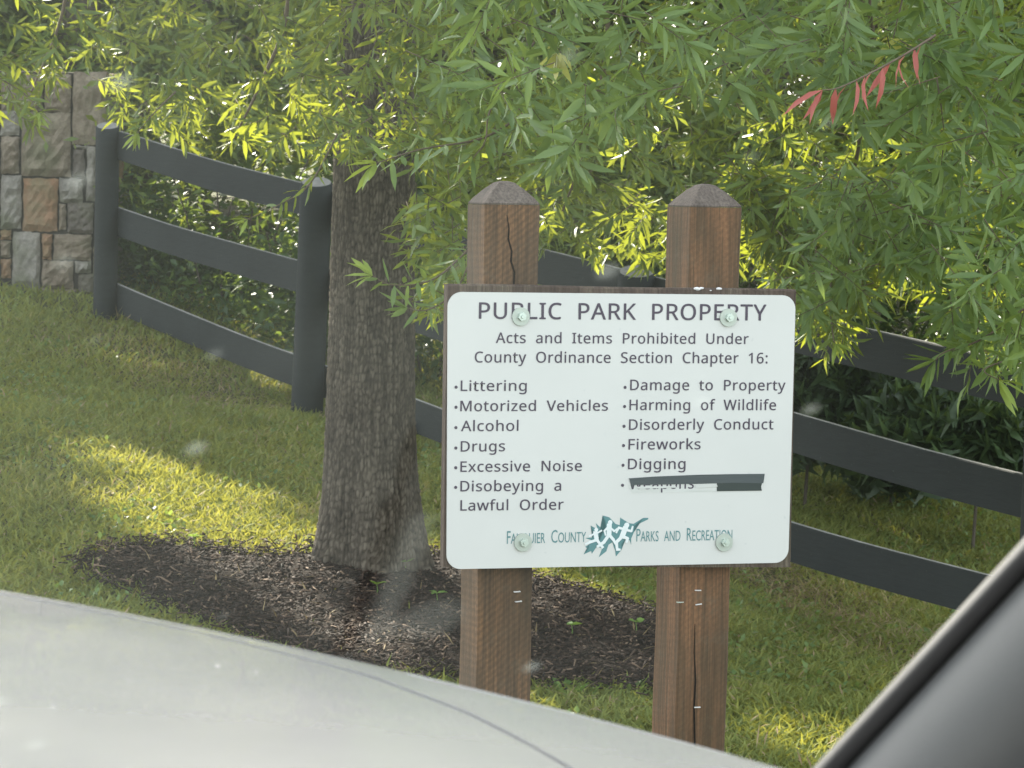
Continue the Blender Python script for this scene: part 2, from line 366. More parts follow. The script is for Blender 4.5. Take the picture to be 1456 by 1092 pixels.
# ------------------------------------------------------------------ ground
cps = []
def cp(px, py, Y): p = P(px, py, Y); cps.append((p.x, p.y, p.z))
FP = [(153, 17.6, 178, 452), (450, 15.6, 258, 594), (905, 13.4, 385, 0), (1492, 11.15, 505, 0)]  # fence posts px, dist, top, base
cp(150, 450, 17.6); cp(440, 592, 15.6); cp(530, 806, 11.6); cp(60, 412, 18.4); cp(1140, 868, 12.5); cp(1400, 935, 11.5)
cp(905, 745, 13.4); cp(0, 600, 13.8); cp(0, 825, 11.2); cp(1300, 690, 16.0); cp(640, 955, 10.2); cp(1050, 1085, 9.2)
cps += [(0.2, 5.6, -0.25), (-6, 12, 0.25), (6, 12, -0.75), (-5, 20, 0.6), (0, 20, 0.2), (5, 20, -0.6), (-6, 7, 0.0), (6, 6, -0.6), (0, 3.6, -0.06), (-5, 3, 0), (6, 2, -0.1), (0, -4, 0), (-8, -4, 0), (8, -4, 0), (-7, 28, .8), (7, 28, -.5)]
cps = np.array(cps)
def tps(a, b):
    r2 = ((a[:, None, :2] - b[None, :, :2]) ** 2).sum(-1); return r2 * np.log(r2 + 1e-6) * 0.5
n_ = len(cps); Kk = tps(cps, cps) + np.eye(n_) * 0.15; Pm = np.c_[np.ones(n_), cps[:, :2]]
SOL = np.linalg.solve(np.block([[Kk, Pm], [Pm.T, np.zeros((3, 3))]]), np.r_[cps[:, 2], 0, 0, 0])
def ground(x, y):
    x = np.atleast_1d(np.asarray(x, float)); y = np.atleast_1d(np.asarray(y, float))
    xc = np.clip(x, -9, 9); yc = np.clip(y, -5, 29); q = np.c_[xc, yc]; out = np.empty(len(x))
    for i in range(0, len(x), 20000):
        qq = q[i:i + 20000]; out[i:i + 20000] = tps(qq, cps) @ SOL[:n_] + np.c_[np.ones(len(qq)), qq] @ SOL[n_:]
    return out + 0.012 * np.sin(x * 3.1 + 1) * np.cos(y * 2.3) + 0.006 * np.sin(x * 9 + y * 5)
def gz(x, y): return float(ground(x, y)[0])
def on_ground(px, py):
    d = RM @ Vector(((px - 728) / F, -(py - 546) / F, -1)); lo, hi = 5.0, 30.0
    ts = np.linspace(6, 30, 600) / d.y; pts = np.array(CAM)[None] + ts[:, None] * np.array(d)[None]
    below = pts[:, 2] < ground(pts[:, 0], pts[:, 1]); i = int(np.argmax(below)) if below.any() else 599
    return Vector(pts[i])
def axis_pts(a, b, fine_lo, fine_hi, step):
    f = np.arange(fine_lo, fine_hi, step); l = fine_lo - np.geomspace(step * 2, fine_lo - a, 14)[::-1]; r = fine_hi + np.geomspace(step * 2, b - fine_hi, 14)
    return np.r_[l, f, r]
xs = axis_pts(-90, 90, -7, 7, 0.12); ys = axis_pts(-60, 140, 1, 24, 0.12)
X, Y = np.meshgrid(xs, ys); Z = ground(X.ravel(), Y.ravel()); nx = len(xs); ny = len(ys)
ii = (np.arange(ny - 1)[:, None] * nx + np.arange(nx - 1)[None]).ravel()
g = link('ground', npmesh('ground', np.c_[X.ravel(), Y.ravel(), Z], [np.stack([ii, ii + 1, ii + nx + 1, ii + nx], 1)]), M['soil'], smooth=True)
tag(g, kind='structure')
HDG = Vector((-0.62, 0.785, 0)).normalized(); RGT = Vector((HDG.y, -HDG.x, 0))
# asphalt road under the car, along its heading
rv = []
for i, u in enumerate(np.linspace(-30, 30, 61)):
    for r in (-5.5, 2.0):
        p = HDG * u + RGT * r; rv.append((p.x, p.y, gz(p.x, p.y) + 0.03))
tag(link('road', npmesh('road', rv, [np.array([[2 * i, 2 * i + 1, 2 * i + 3, 2 * i + 2] for i in range(60)])]), M['asphalt']), kind='structure')

def inpoly(x, y, poly):
    ins = np.zeros(len(x), bool); j = len(poly) - 1
    for i in range(len(poly)):
        xi, yi = poly[i]; xj, yj = poly[j]
        c = ((yi > y) != (yj > y)) & (x < (xj - xi) * (y - yi) / (yj - yi + 1e-12) + xi); ins ^= c; j = i
    return ins
mpx = [(95, 796), (180, 786), (300, 790), (420, 800), (600, 792), (655, 806), (760, 836), (850, 856), (925, 876), (965, 915), (960, 965), (900, 984), (800, 980), (700, 974), (600, 975), (480, 948), (380, 918), (300, 890), (210, 858), (120, 826)]
MUL = [(p.x, p.y) for p in (on_ground(*q) for q in mpx)]
def wob(x, y, a=0.07): return a * (np.sin(x * 7 + y * 3) + np.sin(y * 11 - x * 5 + 2)), a * (np.cos(x * 6 - y * 4) + np.sin(x * 13 + 1))
def in_mulch(x, y):
    a, b = wob(x, y, 0.035); return inpoly(x + a, y + b, MUL)
mx_ = np.array(MUL); mc = mx_.mean(0)
gx, gy = np.meshgrid(np.arange(mx_[:, 0].min() - .2, mx_[:, 0].max() + .2, 0.03), np.arange(mx_[:, 1].min() - .2, mx_[:, 1].max() + .2, 0.03))
inn = in_mulch(gx.ravel(), gy.ravel()).reshape(gx.shape)
sm = inn.astype(float)
for _ in range(6):
    p_ = np.pad(sm, 1); sm = (p_[:-2, 1:-1] + p_[2:, 1:-1] + p_[1:-1, :-2] + p_[1:-1, 2:] + sm) / 5
mz = ground(gx.ravel(), gy.ravel()) + (sm.ravel() * 0.05 - 0.012) + rng.normal(size=gx.size) * 0.004 * sm.ravel()
fx = (np.arange(gx.shape[0] - 1)[:, None] * gx.shape[1] + np.arange(gx.shape[1] - 1)[None]); keepf = (sm[:-1, :-1] > 0.05).ravel(); fx = fx.ravel()[keepf]; W_ = gx.shape[1]
tag(link('mulch_bed', npmesh('mulch_bed', np.c_[gx.ravel(), gy.ravel(), mz], [np.stack([fx, fx + 1, fx + W_ + 1, fx + W_], 1)]), M['mulch'], smooth=True), kind='structure')

# ------------------------------------------------------------------ sun patches (where crowns leave a gap)
def gap(px, py, r, tmin=1.2, Y=None):
    p = on_ground(px, py) if Y is None else P(px, py, Y); GAPS.append((tuple(p), r, tmin))
for a in ((130, 655, .10), (200, 670, .17), (270, 700, .2), (330, 735, .2), (400, 762, .17), (240, 760, .17), (320, 785, .12), (300, 815, .1), (380, 812, .1), (450, 805, .08), (170, 720, .14), (390, 720, .12), (440, 760, .1), (230, 720, .15)): gap(*a)
for a in ((800, 1000, .12), (860, 1000, .12), (180, 815, .10), (480, 800, .06)): gap(*a)
for a in ((1350, 780, .2), (1250, 740, .15)): gap(*a)
for a in ((40, 40, .22, 12.6), (150, 120, .15, 12.4), (60, 150, .12, 12.2), (230, 60, .16, 12.5), (340, 60, .26, 12.7), (410, 110, .28, 12.7), (440, 190, .14, 12.5), (290, 190, .16, 12.2), (200, 180, .12, 12), (560, 60, .12, 12.4), (640, 50, .18, 12.4),
          (610, 150, .10, 12.2), (850, 160, .16, 12), (930, 150, .22, 12.2), (960, 250, .3, 12.2), (1060, 240, .34, 12.2), (1090, 330, .26, 12), (860, 290, .24, 12.2), (1180, 250, .2, 12), (980, 70, .12, 12), (1370, 250, .1, 11.5), (1180, 430, .07, 9.35)):
    gap(a[0], a[1], a[2] * (1.15 if a[0] < 700 else 1.35), .22, a[3] + (1.6 if a[0] < 500 else -.8 if a[0] > 700 else 0))
    if a[0] > 700 or a[0] < 460: gap(a[0], a[1] - 12, a[2] * 1.1, .22, a[3] - (1.6 if a[0] > 700 else .9))
grng = np.random.default_rng(11)
for k in range(46): gap(grng.uniform(0, 1300), grng.uniform(-20, 260), grng.uniform(.06, .15), .15, grng.uniform(11, 13.4))
for k in range(75): gap(grng.uniform(0, 1400), grng.uniform(160, 340), grng.uniform(.14, .38), .3, grng.uniform(18.0, 20.0))
for k in range(40): gap(grng.uniform(880, 1300), grng.uniform(100, 400), grng.uniform(.10, .22), .15, grng.uniform(10.3, 12.4))
# ------------------------------------------------------------------ park sign
SY, TILT = radians(17.2), radians(2.1)
SC = CAM + Vector((0.1871, 5.6288, -0.5947))
srot = Matrix.Rotation(SY, 3, 'Z') @ Matrix.Rotation(-TILT, 3, 'X')
sign_z = gz(SC.x, SC.y)
U3 = srot @ Vector((0, 0, 1)); base = SC - U3 * ((SC.z - sign_z) / U3.z)
sign = empty('park_sign', base, srot.to_euler())
tag(sign, 'white park rules sign bolted to two brown wooden posts with pointed tops', 'sign')
HZ = (SC - base).length                      # panel centre height along the sign's own axis
SN_ = srot @ Vector((0, -1, 0))
def S(px, py, off=0.0):
    """photo pixel -> the sign's own x, z on the panel face"""
    d = RM @ Vector(((px - 728) / F, -(py - 546) / F, -1)); t = (SC - CAM).dot(SN_) / d.dot(SN_)
    q = srot.transposed() @ (CAM + d * t - base); return q.x, q.z
# posts: 92 mm square timbers behind the backing board, slightly twisted
BT = 0.020                                   # backing board thickness; panel face at y = 0
def make_post(cx_px, top_px, yaw, mat, x_bottom_px):
    x, ztop = S(cx_px, top_px); xb, zb = S(x_bottom_px, 1000)
    h = 0.048; hgt = ztop + 0.012; yc = 0.004 + BT + h + 0.006
    bm = bmesh.new(); rings = []
    zs = list(np.linspace(-0.25, hgt - 0.035, 40))
    for z in zs:
        ox = x + (xb - x) * (ztop - z) / (ztop - zb)
        rings.append([bm.verts.new((ox + (a * h) * cos(yaw) - (b * h) * sin(yaw) + 0.0006 * sin(z * 23 + a), yc + (a * h) * sin(yaw) + (b * h) * cos(yaw) + 0.0006 * cos(z * 17), z)) for a, b in ((-.93, -1), (.93, -1), (1, -.93), (1, .93), (.93, 1), (-.93, 1), (-1, .93), (-1, -.93))])
    for r0, r1 in zip(rings, rings[1:]):
        for k in range(8): bm.faces.new((r0[k], r0[(k + 1) % 8], r1[(k + 1) % 8], r1[k]))
    bm.faces.new(list(reversed(rings[0])))
    me = bm_mesh('post', bm); po = link('post', me, mat, sign)
    bm = bmesh.new(); lo = hgt - 0.0345
    def ring(s, z): return [bm.verts.new((x + (a * h * s) * cos(yaw) - (b * h * s) * sin(yaw), yc + (a * h * s) * sin(yaw) + (b * h * s) * cos(yaw), z)) for a, b in ((-.93, -1), (.93, -1), (1, -.93), (1, .93), (.93, 1), (-.93, 1), (-1, .93), (-1, -.93))]
    R = [ring(0.99, lo), ring(1.0, lo + 0.0025), ring(0.86, lo + 0.011), ring(.55, lo + .0265), ring(.28, lo + 0.037), ring(.1, lo + .0395)]
    for r0, r1 in zip(R, R[1:]):
        for k in range(8): bm.faces.new((r0[k], r0[(k + 1) % 8], r1[(k + 1) % 8], r1[k]))
    bm.faces.new(R[-1]); bm.faces.new(list(reversed(R[0])))
    cap = link('post_top', bm_mesh('post_top', bm), M['post_cap'], po)
    return po, x, yc - h, yaw
pl, xl, yf, yawl = make_post(736, 272, radians(2), M['post_wood'], 722)
pr, xr, _, yawr = make_post(1025, 276, radians(6), M['post_wood_b'], 1003)
pr['label'] = 'right post, greener on its left side'
def ribbon(pts, widths, depth, name, mat, parent, y0):
    bm = bmesh.new(); a = []; b = []
    for (x, z), wd in zip(pts, widths):
        a.append(bm.verts.new((x - wd, y0, z))); b.append(bm.verts.new((x + wd, y0, z)))
    for i in range(len(pts) - 1): bm.faces.new((a[i], a[i + 1], b[i + 1], b[i]))
    ext = bmesh.ops.extrude_face_region(bm, geom=bm.faces[:]); bmesh.ops.translate(bm, vec=(0, depth, 0), verts=[v for v in ext['geom'] if isinstance(v, bmesh.types.BMVert)])
    return link(name, bm_mesh(name, bm), mat, parent)
ck = [S(q[0] + 10, q[1]) for q in ((718, 306), (721, 325), (720, 340), (725, 358), (724, 372), (729, 388), (728, 406), (731, 430))]
ribbon(ck, [.0004, .001, .0013, .0012, .0015, .0012, .001, .0005], 0.003, 'crack', M['crack'], pl, yf - 0.0018)
ck = [S(q[0] + 10, q[1]) for q in ((986, 890), (985, 930), (987, 970), (985, 1010), (986, 1060), (984, 1110))]
ribbon(ck, [.0003, .0007, .0011, .0012, .001, .0004], 0.003, 'crack', M['crack'], pr, yf - 0.0035)
for par, spots, yaw in ((pl, ((733, 844), (735, 858)), yawl), (pr, ((991, 842), (992, 862), (990, 1009), (966, 859)), yawr)):
    for px, py in spots:
        x, z = S(px + 9, py); bm = bmesh.new(); a = random.uniform(-.12, .12)
        box_bm(bm, (-.0055, -.0012, -.0008), (.0055, 0.001, .0008), Matrix.Translation((x, yf - 0.004, z)) @ Matrix.Rotation(a, 4, 'Y'))
        box_bm(bm, (-.0055, .0, -.0008), (-.0042, 0.005, .0008), Matrix.Translation((x, yf - 0.004, z)) @ Matrix.Rotation(a, 4, 'Y'))
        box_bm(bm, (.0042, .0, -.0008), (.0055, 0.005, .0008), Matrix.Translation((x, yf - 0.004, z)) @ Matrix.Rotation(a, 4, 'Y'))
        link('staple', bm_mesh('staple', bm), M['dropping'] if py != 859 else M['galv'], par)
# backing board
bx0, bz1 = S(637, 404); bx1, bz1b = S(1133, 412); _, bz0 = S(640, 808); bx1b, bz0b = S(1121, 807)
bm = bmesh.new(); nseg = 24
prof = []
for i in range(nseg + 1):
    t = i / nseg; x0 = bx0 + (bx1 - bx0) * t; zt = bz1 + (bz1b - bz1) * t + 0.0008 * sin(t * 9); zb = bz0 + 0.002 + (bz0b - bz0 - 0.002) * t
    prof.append((x0, zt, zb))
rg = []
for x0, zt, zb in prof:
    rg.append([bm.verts.new((x0, 0.0035, zb)), bm.verts.new((x0, 0.0035, zt - .003)), bm.verts.new((x0, 0.0065, zt)), bm.verts.new((x0, 0.0035 + BT, zt)), bm.verts.new((x0, 0.0035 + BT, zb))])
for r0, r1 in zip(rg, rg[1:]):
    for k in range(5): bm.faces.new((r0[k], r1[k], r1[(k + 1) % 5], r0[(k + 1) % 5]))
bm.faces.new(rg[0]); bm.faces.new(list(reversed(rg[-1])))
bmesh.ops.recalc_face_normals(bm, faces=bm.faces[:])
board = link('backing_board', bm_mesh('backing_board', bm), M['board_wood'], sign)
for px, py, rr in ((993, 411, .0045), (999, 410, .003), (1012, 413, .0025), (1024, 411, .0035)):
    x, z = S(px, py); bm = bmesh.new(); bmesh.ops.create_icosphere(bm, subdivisions=2, radius=rr)
    for v in bm.verts: v.co = Vector((x, 0.006, z)) + Vector((v.co.x * 1.6, v.co.y * 1.2, v.co.z * .7)) * random.uniform(.8, 1.15)
    link('bird_dropping', bm_mesh('bird_dropping', bm), M['dropping'], board, True)
# white sheet with rounded corners
cs = [S(637, 415), S(1131.5, 420), S(1120.8, 800), S(635, 809.5)]      # TL TR BR BL
def rrect(cs, r, seg=8):
    out = []
    for i in range(4):
        c = Vector(cs[i]); a = (Vector(cs[i - 1]) - c).normalized(); b = (Vector(cs[(i + 1) % 4]) - c).normalized()
        p0 = c + a * r; p2 = c + b * r
        for k in range(seg + 1):
            t = k / seg; ce = c + a * r + b * r; ang = t * pi / 2
            out.append(ce - b * r * cos(ang) - a * r * sin(ang))
    return out
bm = bmesh.new(); out = rrect(cs, 0.024)
vf = [bm.verts.new((p.x, 0.0, p.y)) for p in out]; vb = [bm.verts.new((p.x, 0.0025, p.y)) for p in out]
bm.faces.new(vf); bm.faces.new(list(reversed(vb)))
for i in range(len(vf)): bm.faces.new((vf[i], vb[i], vb[(i + 1) % len(vf)], vf[(i + 1) % len(vf)]))
bmesh.ops.recalc_face_normals(bm, faces=bm.faces[:])
panel = link('sign_panel', bm_mesh('sign_panel', bm), M['panel'], sign)
import os
try: FONT = bpy.data.fonts.load(os.path.join(bpy.utils.system_resource('DATAFILES', path='fonts'), 'NotoSansHebrew-Regular.woff2'))
except Exception: FONT = None
def text(s, x0px, y0px, x1px, y1px, cap_px, name='lettering', mat=None, bold=0.0, smallcaps=None, parent=None):
    """baseline from (x0px,y0px) to (x1px,y1px); cap height in px"""
    cu = bpy.data.curves.new('t', 'FONT'); cu.body = s; cu.size = 1; cu.resolution_u = 3; 
    if FONT and not smallcaps: cu.font = FONT; cu.space_character = 1.06
    if smallcaps:
        cu.small_caps_scale = smallcaps
        for i, ch in enumerate(s):
            f = cu.body_format[i]; f.use_small_caps = ch.islower()
    o = bpy.data.objects.new('t', cu); C.objects.link(o)
    dg = bpy.context.evaluated_depsgraph_get(); me = bpy.data.meshes.new_from_object(o.evaluated_get(dg)); bpy.data.objects.remove(o)
    me.name = name
    co = np.zeros(len(me.vertices) * 3); me.vertices.foreach_get('co', co); co = co.reshape(-1, 3)
    cap = CAPH if (smallcaps or not FONT) else 0.573
    xmin, xmax = co[:, 0].min(), co[:, 0].max()
    a = Vector(S(x0px, y0px)); b = Vector(S(x1px, y1px)); c = Vector(S((x0px + x1px) / 2, (y0px + y1px) / 2 - cap_px)); mid = (a + b) / 2
    ex = (b - a); ez = Vector((0, (c - mid).y / cap))
    t = (co[:, 0] - xmin) / (xmax - xmin)
    nv = np.c_[a.x + ex.x * t, np.full(len(co), -0.0006), a.y + ex.y * t + ez.y * co[:, 1]]
    if bold:
        fs = {}
        for p_ in me.polygons: fs.setdefault(len(p_.vertices), []).append(list(p_.vertices))
        m_ = len(nv); vv = []; ff = []
        for q_, (dx, dz) in enumerate(((0, 0), (bold, 0), (-bold, 0), (0, bold * .8), (0, -bold * .8))):
            vv.append(nv + np.array([dx, -.00003 * q_, dz]))
            for L_, f_ in fs.items(): ff.append(np.array(f_) + m_ * q_)
        bpy.data.meshes.remove(me); me = npmesh(name, np.concatenate(vv), ff)
    else:
        me.vertices.foreach_set('co', nv.ravel().astype(np.float32)); me.update()
    me.materials.clear()
    return link(name, me, mat or M['ink'], parent or panel)
_c = bpy.data.curves.new('h', 'FONT'); _c.body = 'H'; _c.size = 1; _o = bpy.data.objects.new('h', _c); C.objects.link(_o)
_m = bpy.data.meshes.new_from_object(_o.evaluated_get(bpy.context.evaluated_depsgraph_get())); CAPH = max(v.co.y for v in _m.vertices); bpy.data.objects.remove(_o)
text('PUBLIC  PARK  PROPERTY', 681, 453, 1089, 455.6, 22.6, bold=0.0005)
text('Acts  and  Items  Prohibited  Under', 705, 487.6, 1064, 489, 14.6, bold=.0003)
text('County  Ordinance  Section  Chapter  16:', 675, 515.2, 1091, 516.6, 15, bold=.0003)
for s, x0, x1, y0, y1 in (('Littering', 655, 748.6, 555.8, 555.5), ('Motorized  Vehicles', 654.5, 864, 584.6, 583.8), ('Alcohol', 655.5, 736.8, 613, 612.4), ('Drugs', 655, 717.7, 642, 641.4),
                          ('Excessive  Noise', 654.6, 827, 670.8, 669.4), ('Disobeying  a', 654.6, 797.5, 698.6, 697.6), ('Lawful  Order', 654.6, 801, 726, 724.4),
                          ('Damage  to  Property', 896, 1116.4, 554.6, 555), ('Harming  of  Wildlife', 895, 1103, 583, 583), ('Disorderly  Conduct', 894.3, 1099.3, 611, 610.4), ('Fireworks', 893.6, 995.7, 639, 638.6), ('Digging', 892.9, 974.3, 667, 666.6), ('Weapons', 894.5, 986, 695.5, 694.5)):
    text(s, x0, y0, x1, y1, 14.6 if s not in ('Weapons',) else 15, bold=.0003)
def disc(px, py, r, y, name, mat, parent, thick=0.0004, seg=14):
    x, z = S(px, py); bm = bmesh.new(); bmesh.ops.create_cone(bm, cap_ends=True, segments=seg, radius1=r, radius2=r, depth=thick)
    for v in bm.verts: v.co = Vector((x + v.co.x, y + v.co.z, z + v.co.y))
    bmesh.ops.recalc_face_normals(bm, faces=bm.faces[:]); return link(name, bm_mesh(name, bm), mat, parent)
for py in (550.5, 579, 608, 637, 665, 693): disc(648.4 - (py - 550) * 0.004, py, .0027, -0.0004, 'bullet', M['ink'], panel)
for i, py in enumerate((550.8, 578, 606, 633.5, 661.5, 690)): disc(888.6 - i * .7, py, .0027, -0.0004, 'bullet', M['ink'], panel)
text('Fauquier  County', 720.5, 773.2, 833, 770.6, 18, bold=0.0, smallcaps=0.8, mat=M['teal'])
text('Parks  and  Recreation', 904.6, 770, 1041, 767.6, 18, bold=0.0, smallcaps=0.8, mat=M['teal'])
def flat(pts, y, name, mat, parent, th=0.0003):
    bm = bmesh.new(); vs = [bm.verts.new((p[0], y, p[1])) for p in pts]; vb = [bm.verts.new((p[0], y + th, p[1])) for p in pts]; f = bm.faces.new(vs)
    for i in range(len(vs)): bm.faces.new((vs[i], vb[i], vb[(i + 1) % len(vs)], vs[(i + 1) % len(vs)]))
    bmesh.ops.triangulate(bm, faces=[f]); bmesh.ops.recalc_face_normals(bm, faces=bm.faces[:]); return link(name, bm_mesh(name, bm), mat, parent)
def LG(x, y): return S(700 + x / 4.044, 720 + y / 4.04)
leafp = [(897, 66), (868, 66), (812, 100), (785, 96), (735, 64), (732, 108), (708, 100), (672, 62), (634, 52), (650, 85), (652, 122), (625, 124), (594, 96), (606, 132), (565, 110), (584, 152), (572, 178), (534, 182), (576, 196), (556, 218), (534, 232), (552, 246), (524, 276), (568, 256), (572, 272), (600, 232), (632, 240), (612, 292), (655, 258), (668, 220), (690, 206), (700, 238), (706, 252), (710, 288), (742, 250), (742, 215), (768, 184), (790, 196), (798, 220), (798, 185), (813, 150), (816, 113), (896, 74)]
emblem = flat([LG(*p) for p in leafp], -0.0004, 'leaf_emblem', M['teal'], panel)
def stroke(bm, pts, wd, y):
    P2 = [Vector(LG(*p)) for p in pts]; wd = wd / 4.044 * 0.00117
    for i in range(len(P2) - 1):
        d = (P2[i + 1] - P2[i]).normalized(); n2 = Vector((-d.y, d.x)) * wd; e = d * wd * .5; w2 = 1 - 0.25 * i
        q = [P2[i] - e + n2, P2[i] - e - n2, P2[i + 1] + e - n2 * w2, P2[i + 1] + e + n2 * w2]; yy = y - 0.00012 * stroke.k; stroke.k += 1
        bm.faces.new([bm.verts.new((v.x, yy, v.y)) for v in q])
def runner(head, r, limbs):
    bm = bmesh.new(); stroke.k = 0; hx, hz = LG(*head); rr = r / 4.044 * 0.00117
    bm.faces.new([bm.verts.new((hx + rr * cos(a), -0.0007, hz + rr * sin(a))) for a in np.arange(12) / 12 * 2 * pi])
    for pts, wd in limbs: stroke(bm, pts, wd, -0.0008)
    bmesh.ops.recalc_face_normals(bm, faces=bm.faces[:]); return link('running_figure', bm_mesh('running_figure', bm), M['white_print'], emblem)
runner((597, 134), 12, [([(592, 148), (600, 195)], 13), ([(590, 155), (556, 172)], 5), ([(598, 155), (628, 138)], 5), ([(600, 192), (634, 236)], 8), ([(598, 192), (562, 205), (535, 216)], 8)])
runner((677, 92), 14, [([(672, 106), (670, 165)], 15), ([(665, 118), (644, 140), (650, 165)], 6), ([(680, 125), (700, 142), (716, 128)], 6), ([(668, 165), (640, 205), (604, 230)], 10), ([(672, 165), (694, 190), (706, 212)], 9)])
runner((772, 108), 16, [([(764, 124), (745, 175)], 16), ([(760, 132), (726, 122), (712, 150)], 7), ([(770, 135), (798, 142), (806, 116)], 7), ([(746, 172), (712, 205), (716, 246), (732, 248)], 10), ([(748, 172), (776, 184), (770, 205)], 9)])
# tape over the last line
def taped(pts, y, mat, name='tape_strip', label=None):
    o = flat([S(*p) for p in pts], y, name, mat, panel, 0.0003)
    if label: o['label'] = label
    return o
taped([(894, 694), (900, 701), (960, 700), (1020, 699), (1021, 687), (975, 688), (930, 689), (893, 689)], -0.0004, M['tape_residue'], label='torn pale tape residue')
for o in list(panel.children):
    if o.type == 'MESH' and o.name.startswith('lettering'): last = o
taped([(1019, 698.4), (1083, 697.6), (1082, 692), (1084, 684), (1019, 686)], -0.0010, M['tape_dark'], label='dark tape stub')
taped([(894, 680), (930, 677.5), (990, 675), (991, 676), (1040, 674), (1087, 673.6), (1085, 687), (1040, 686.5), (985, 688), (900, 689.5), (899, 694.5)], -0.0014, M['tape_grey'], label='long worn grey tape strip')
taped([(905, 692), (960, 691), (962, 693.5), (906, 695)], -0.0010, M['tape_residue'], label='torn pale tape residue')
taped([(988, 690), (1019, 689), (1020, 692), (1004, 693), (989, 694)], -0.0013, M['tape_residue'], label='torn pale tape residue')
# bolts with washers
for px, py in ((740, 450), (1035, 451.5), (743, 771), (1029, 771)):
    wsh = disc(px, py, .0152, -0.0022, 'bolt', M['galv'], sign, 0.0032, 28)
    x, z = S(px, py); bm = bmesh.new(); bmesh.ops.create_cone(bm, cap_ends=True, segments=6, radius1=.0078, radius2=.0072, depth=.006)
    a = random.random()
    for v in bm.verts: c = v.co.copy(); v.co = Vector((x + 0.001 + c.x * cos(a) - c.y * sin(a), -0.0065 - c.z, z + c.x * sin(a) + c.y * cos(a)))
    bmesh.ops.recalc_face_normals(bm, faces=bm.faces[:]); link('bolt_head', bm_mesh('bolt_head', bm), M['galv_bright'], wsh)
    bm = bmesh.new(); bmesh.ops.create_cone(bm, cap_ends=True, segments=20, radius1=.0035, radius2=.0028, depth=.003)
    for v in bm.verts: c = v.co.copy(); v.co = Vector((x + 0.001 + c.x, -0.0105 - c.z, z + c.y))
    bmesh.ops.recalc_face_normals(bm, faces=bm.faces[:]); link('bolt_tip', bm_mesh('bolt_tip', bm), M['galv_bright'], wsh)

# ------------------------------------------------------------------ fence
fence = empty('board_fence', (P(905, 700, 13.4).x, 13.4, gz(P(905, 700, 13.4).x, 13.4)))
tag(fence, 'black three board paddock fence running downhill behind the tree and sign', 'fence')
def child(o, root):
    o.parent = root; o.matrix_parent_inverse = root.matrix_world.inverted() if False else Matrix.Translation(-root.location); return o
posts = []
PW = [0.125, 0.15, 0.15, 0.15]
fp4 = P(1492, 505, 11.15); step = (P(1492, 505, 11.15) - P(905, 385, 13.4))
tops = [P(px, ty, Yd) for px, Yd, ty, _ in FP] + [fp4 + step * 0.95]
lean = [0.0, 0.022, 0.01, 0, 0]
for i, tp in enumerate(tops):
    bt = gz(tp.x, tp.y) - 0.3; bm = bmesh.new(); r = (PW + [.15])[i] / 2; H = tp.z - bt
    rings = []
    for k, z in enumerate(np.linspace(0, H, 14)):
        rings.append([bm.verts.new((r * cos(a) * (1 + .03 * sin(3 * a + z * 2)) + lean[i] * z - lean[i] * H, r * sin(a), bt + z)) for a in np.arange(16) / 16 * 2 * pi])
    for r0, r1 in zip(rings, rings[1:]):
        for k in range(16): bm.faces.new((r0[k], r0[(k + 1) % 16], r1[(k + 1) % 16], r1[k])).smooth = True
    bm.faces.new(list(reversed(rings[0])))
    R2 = [bm.verts.new((v.co.x * .9, v.co.y * .9, v.co.z + .008)) for v in rings[-1]]
    for k in range(16): bm.faces.new((rings[-1][k], rings[-1][(k + 1) % 16], R2[(k + 1) % 16], R2[k]))
    for v in rings[-1] + R2: v.co.z += .3 * v.co.y - .01
    bm.faces.new(R2)
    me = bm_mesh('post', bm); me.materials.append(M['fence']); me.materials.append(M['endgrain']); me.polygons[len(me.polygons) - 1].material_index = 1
    o = link('post', me, None, None); o.location = (tp.x, tp.y, 0); child(o, fence); posts.append((tp, r))
# board rows: photo px of top edge at each post
rows = {0: [(153, 182), (450, 266), (905, 388), (1492, 524)], 1: [(153, 291), (450, 377), (905, 522), (1492, 684)], 2: [(153, 398), (450, 516), (905, 676), (1492, 842)]}
BH = 0.152
for rk, pts in rows.items():
    W3 = []
    for (px, py), (_, Yd, _, _), (tp, r) in zip(pts, FP, posts): W3.append(P(px, py, Yd + r + 0.02))
    W3.append(W3[-1] + (W3[-1] - W3[-2]) * 0.95)
    for i in range(4):
        a, b = W3[i].copy(), W3[i + 1].copy(); d = (b - a); L = d.length; d.normalize(); nrm = Vector((-d.y, d.x, 0)).normalized()
        if i == 0: a -= d * 0.05
        cuts = [0, 1]
        nsg = 12; bm = bmesh.new(); rg = []
        for k in range(nsg + 1):
            t = k / nsg; p = a + (b - a) * t
            if k == 0 : p = p + d * 0.002
            if k == nsg: p = p - d * 0.002
            bow = -0.012 * sin(pi * t) + 0.002 * sin(9 * t + rk * 2 + i); warp = 0.004 * sin(5 * t + rk)
            q = [(0, -BH + 0.004), (0, -0.004), (.004, 0), (.022, 0), (.025, -.003), (.025, -BH)]
            rg.append([bm.verts.new(p + nrm * (o_[0] + warp) + Vector((0, 0, o_[1] + bow))) for o_ in q])
        for r0, r1 in zip(rg, rg[1:]):
            for k in range(6): bm.faces.new((r0[k], r1[k], r1[(k + 1) % 6], r0[(k + 1) % 6]))
        bm.faces.new(rg[0]); bm.faces.new(list(reversed(rg[-1]))); bmesh.ops.recalc_face_normals(bm, faces=bm.faces[:])
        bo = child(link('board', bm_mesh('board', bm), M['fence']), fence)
def strip_on_fence(px, y0, y1, frm, name='paint_drip'):
    # a pale drip / joint line on the near face of a board
    pass
brd = [o for o in fence.children if o.name.startswith('board')]
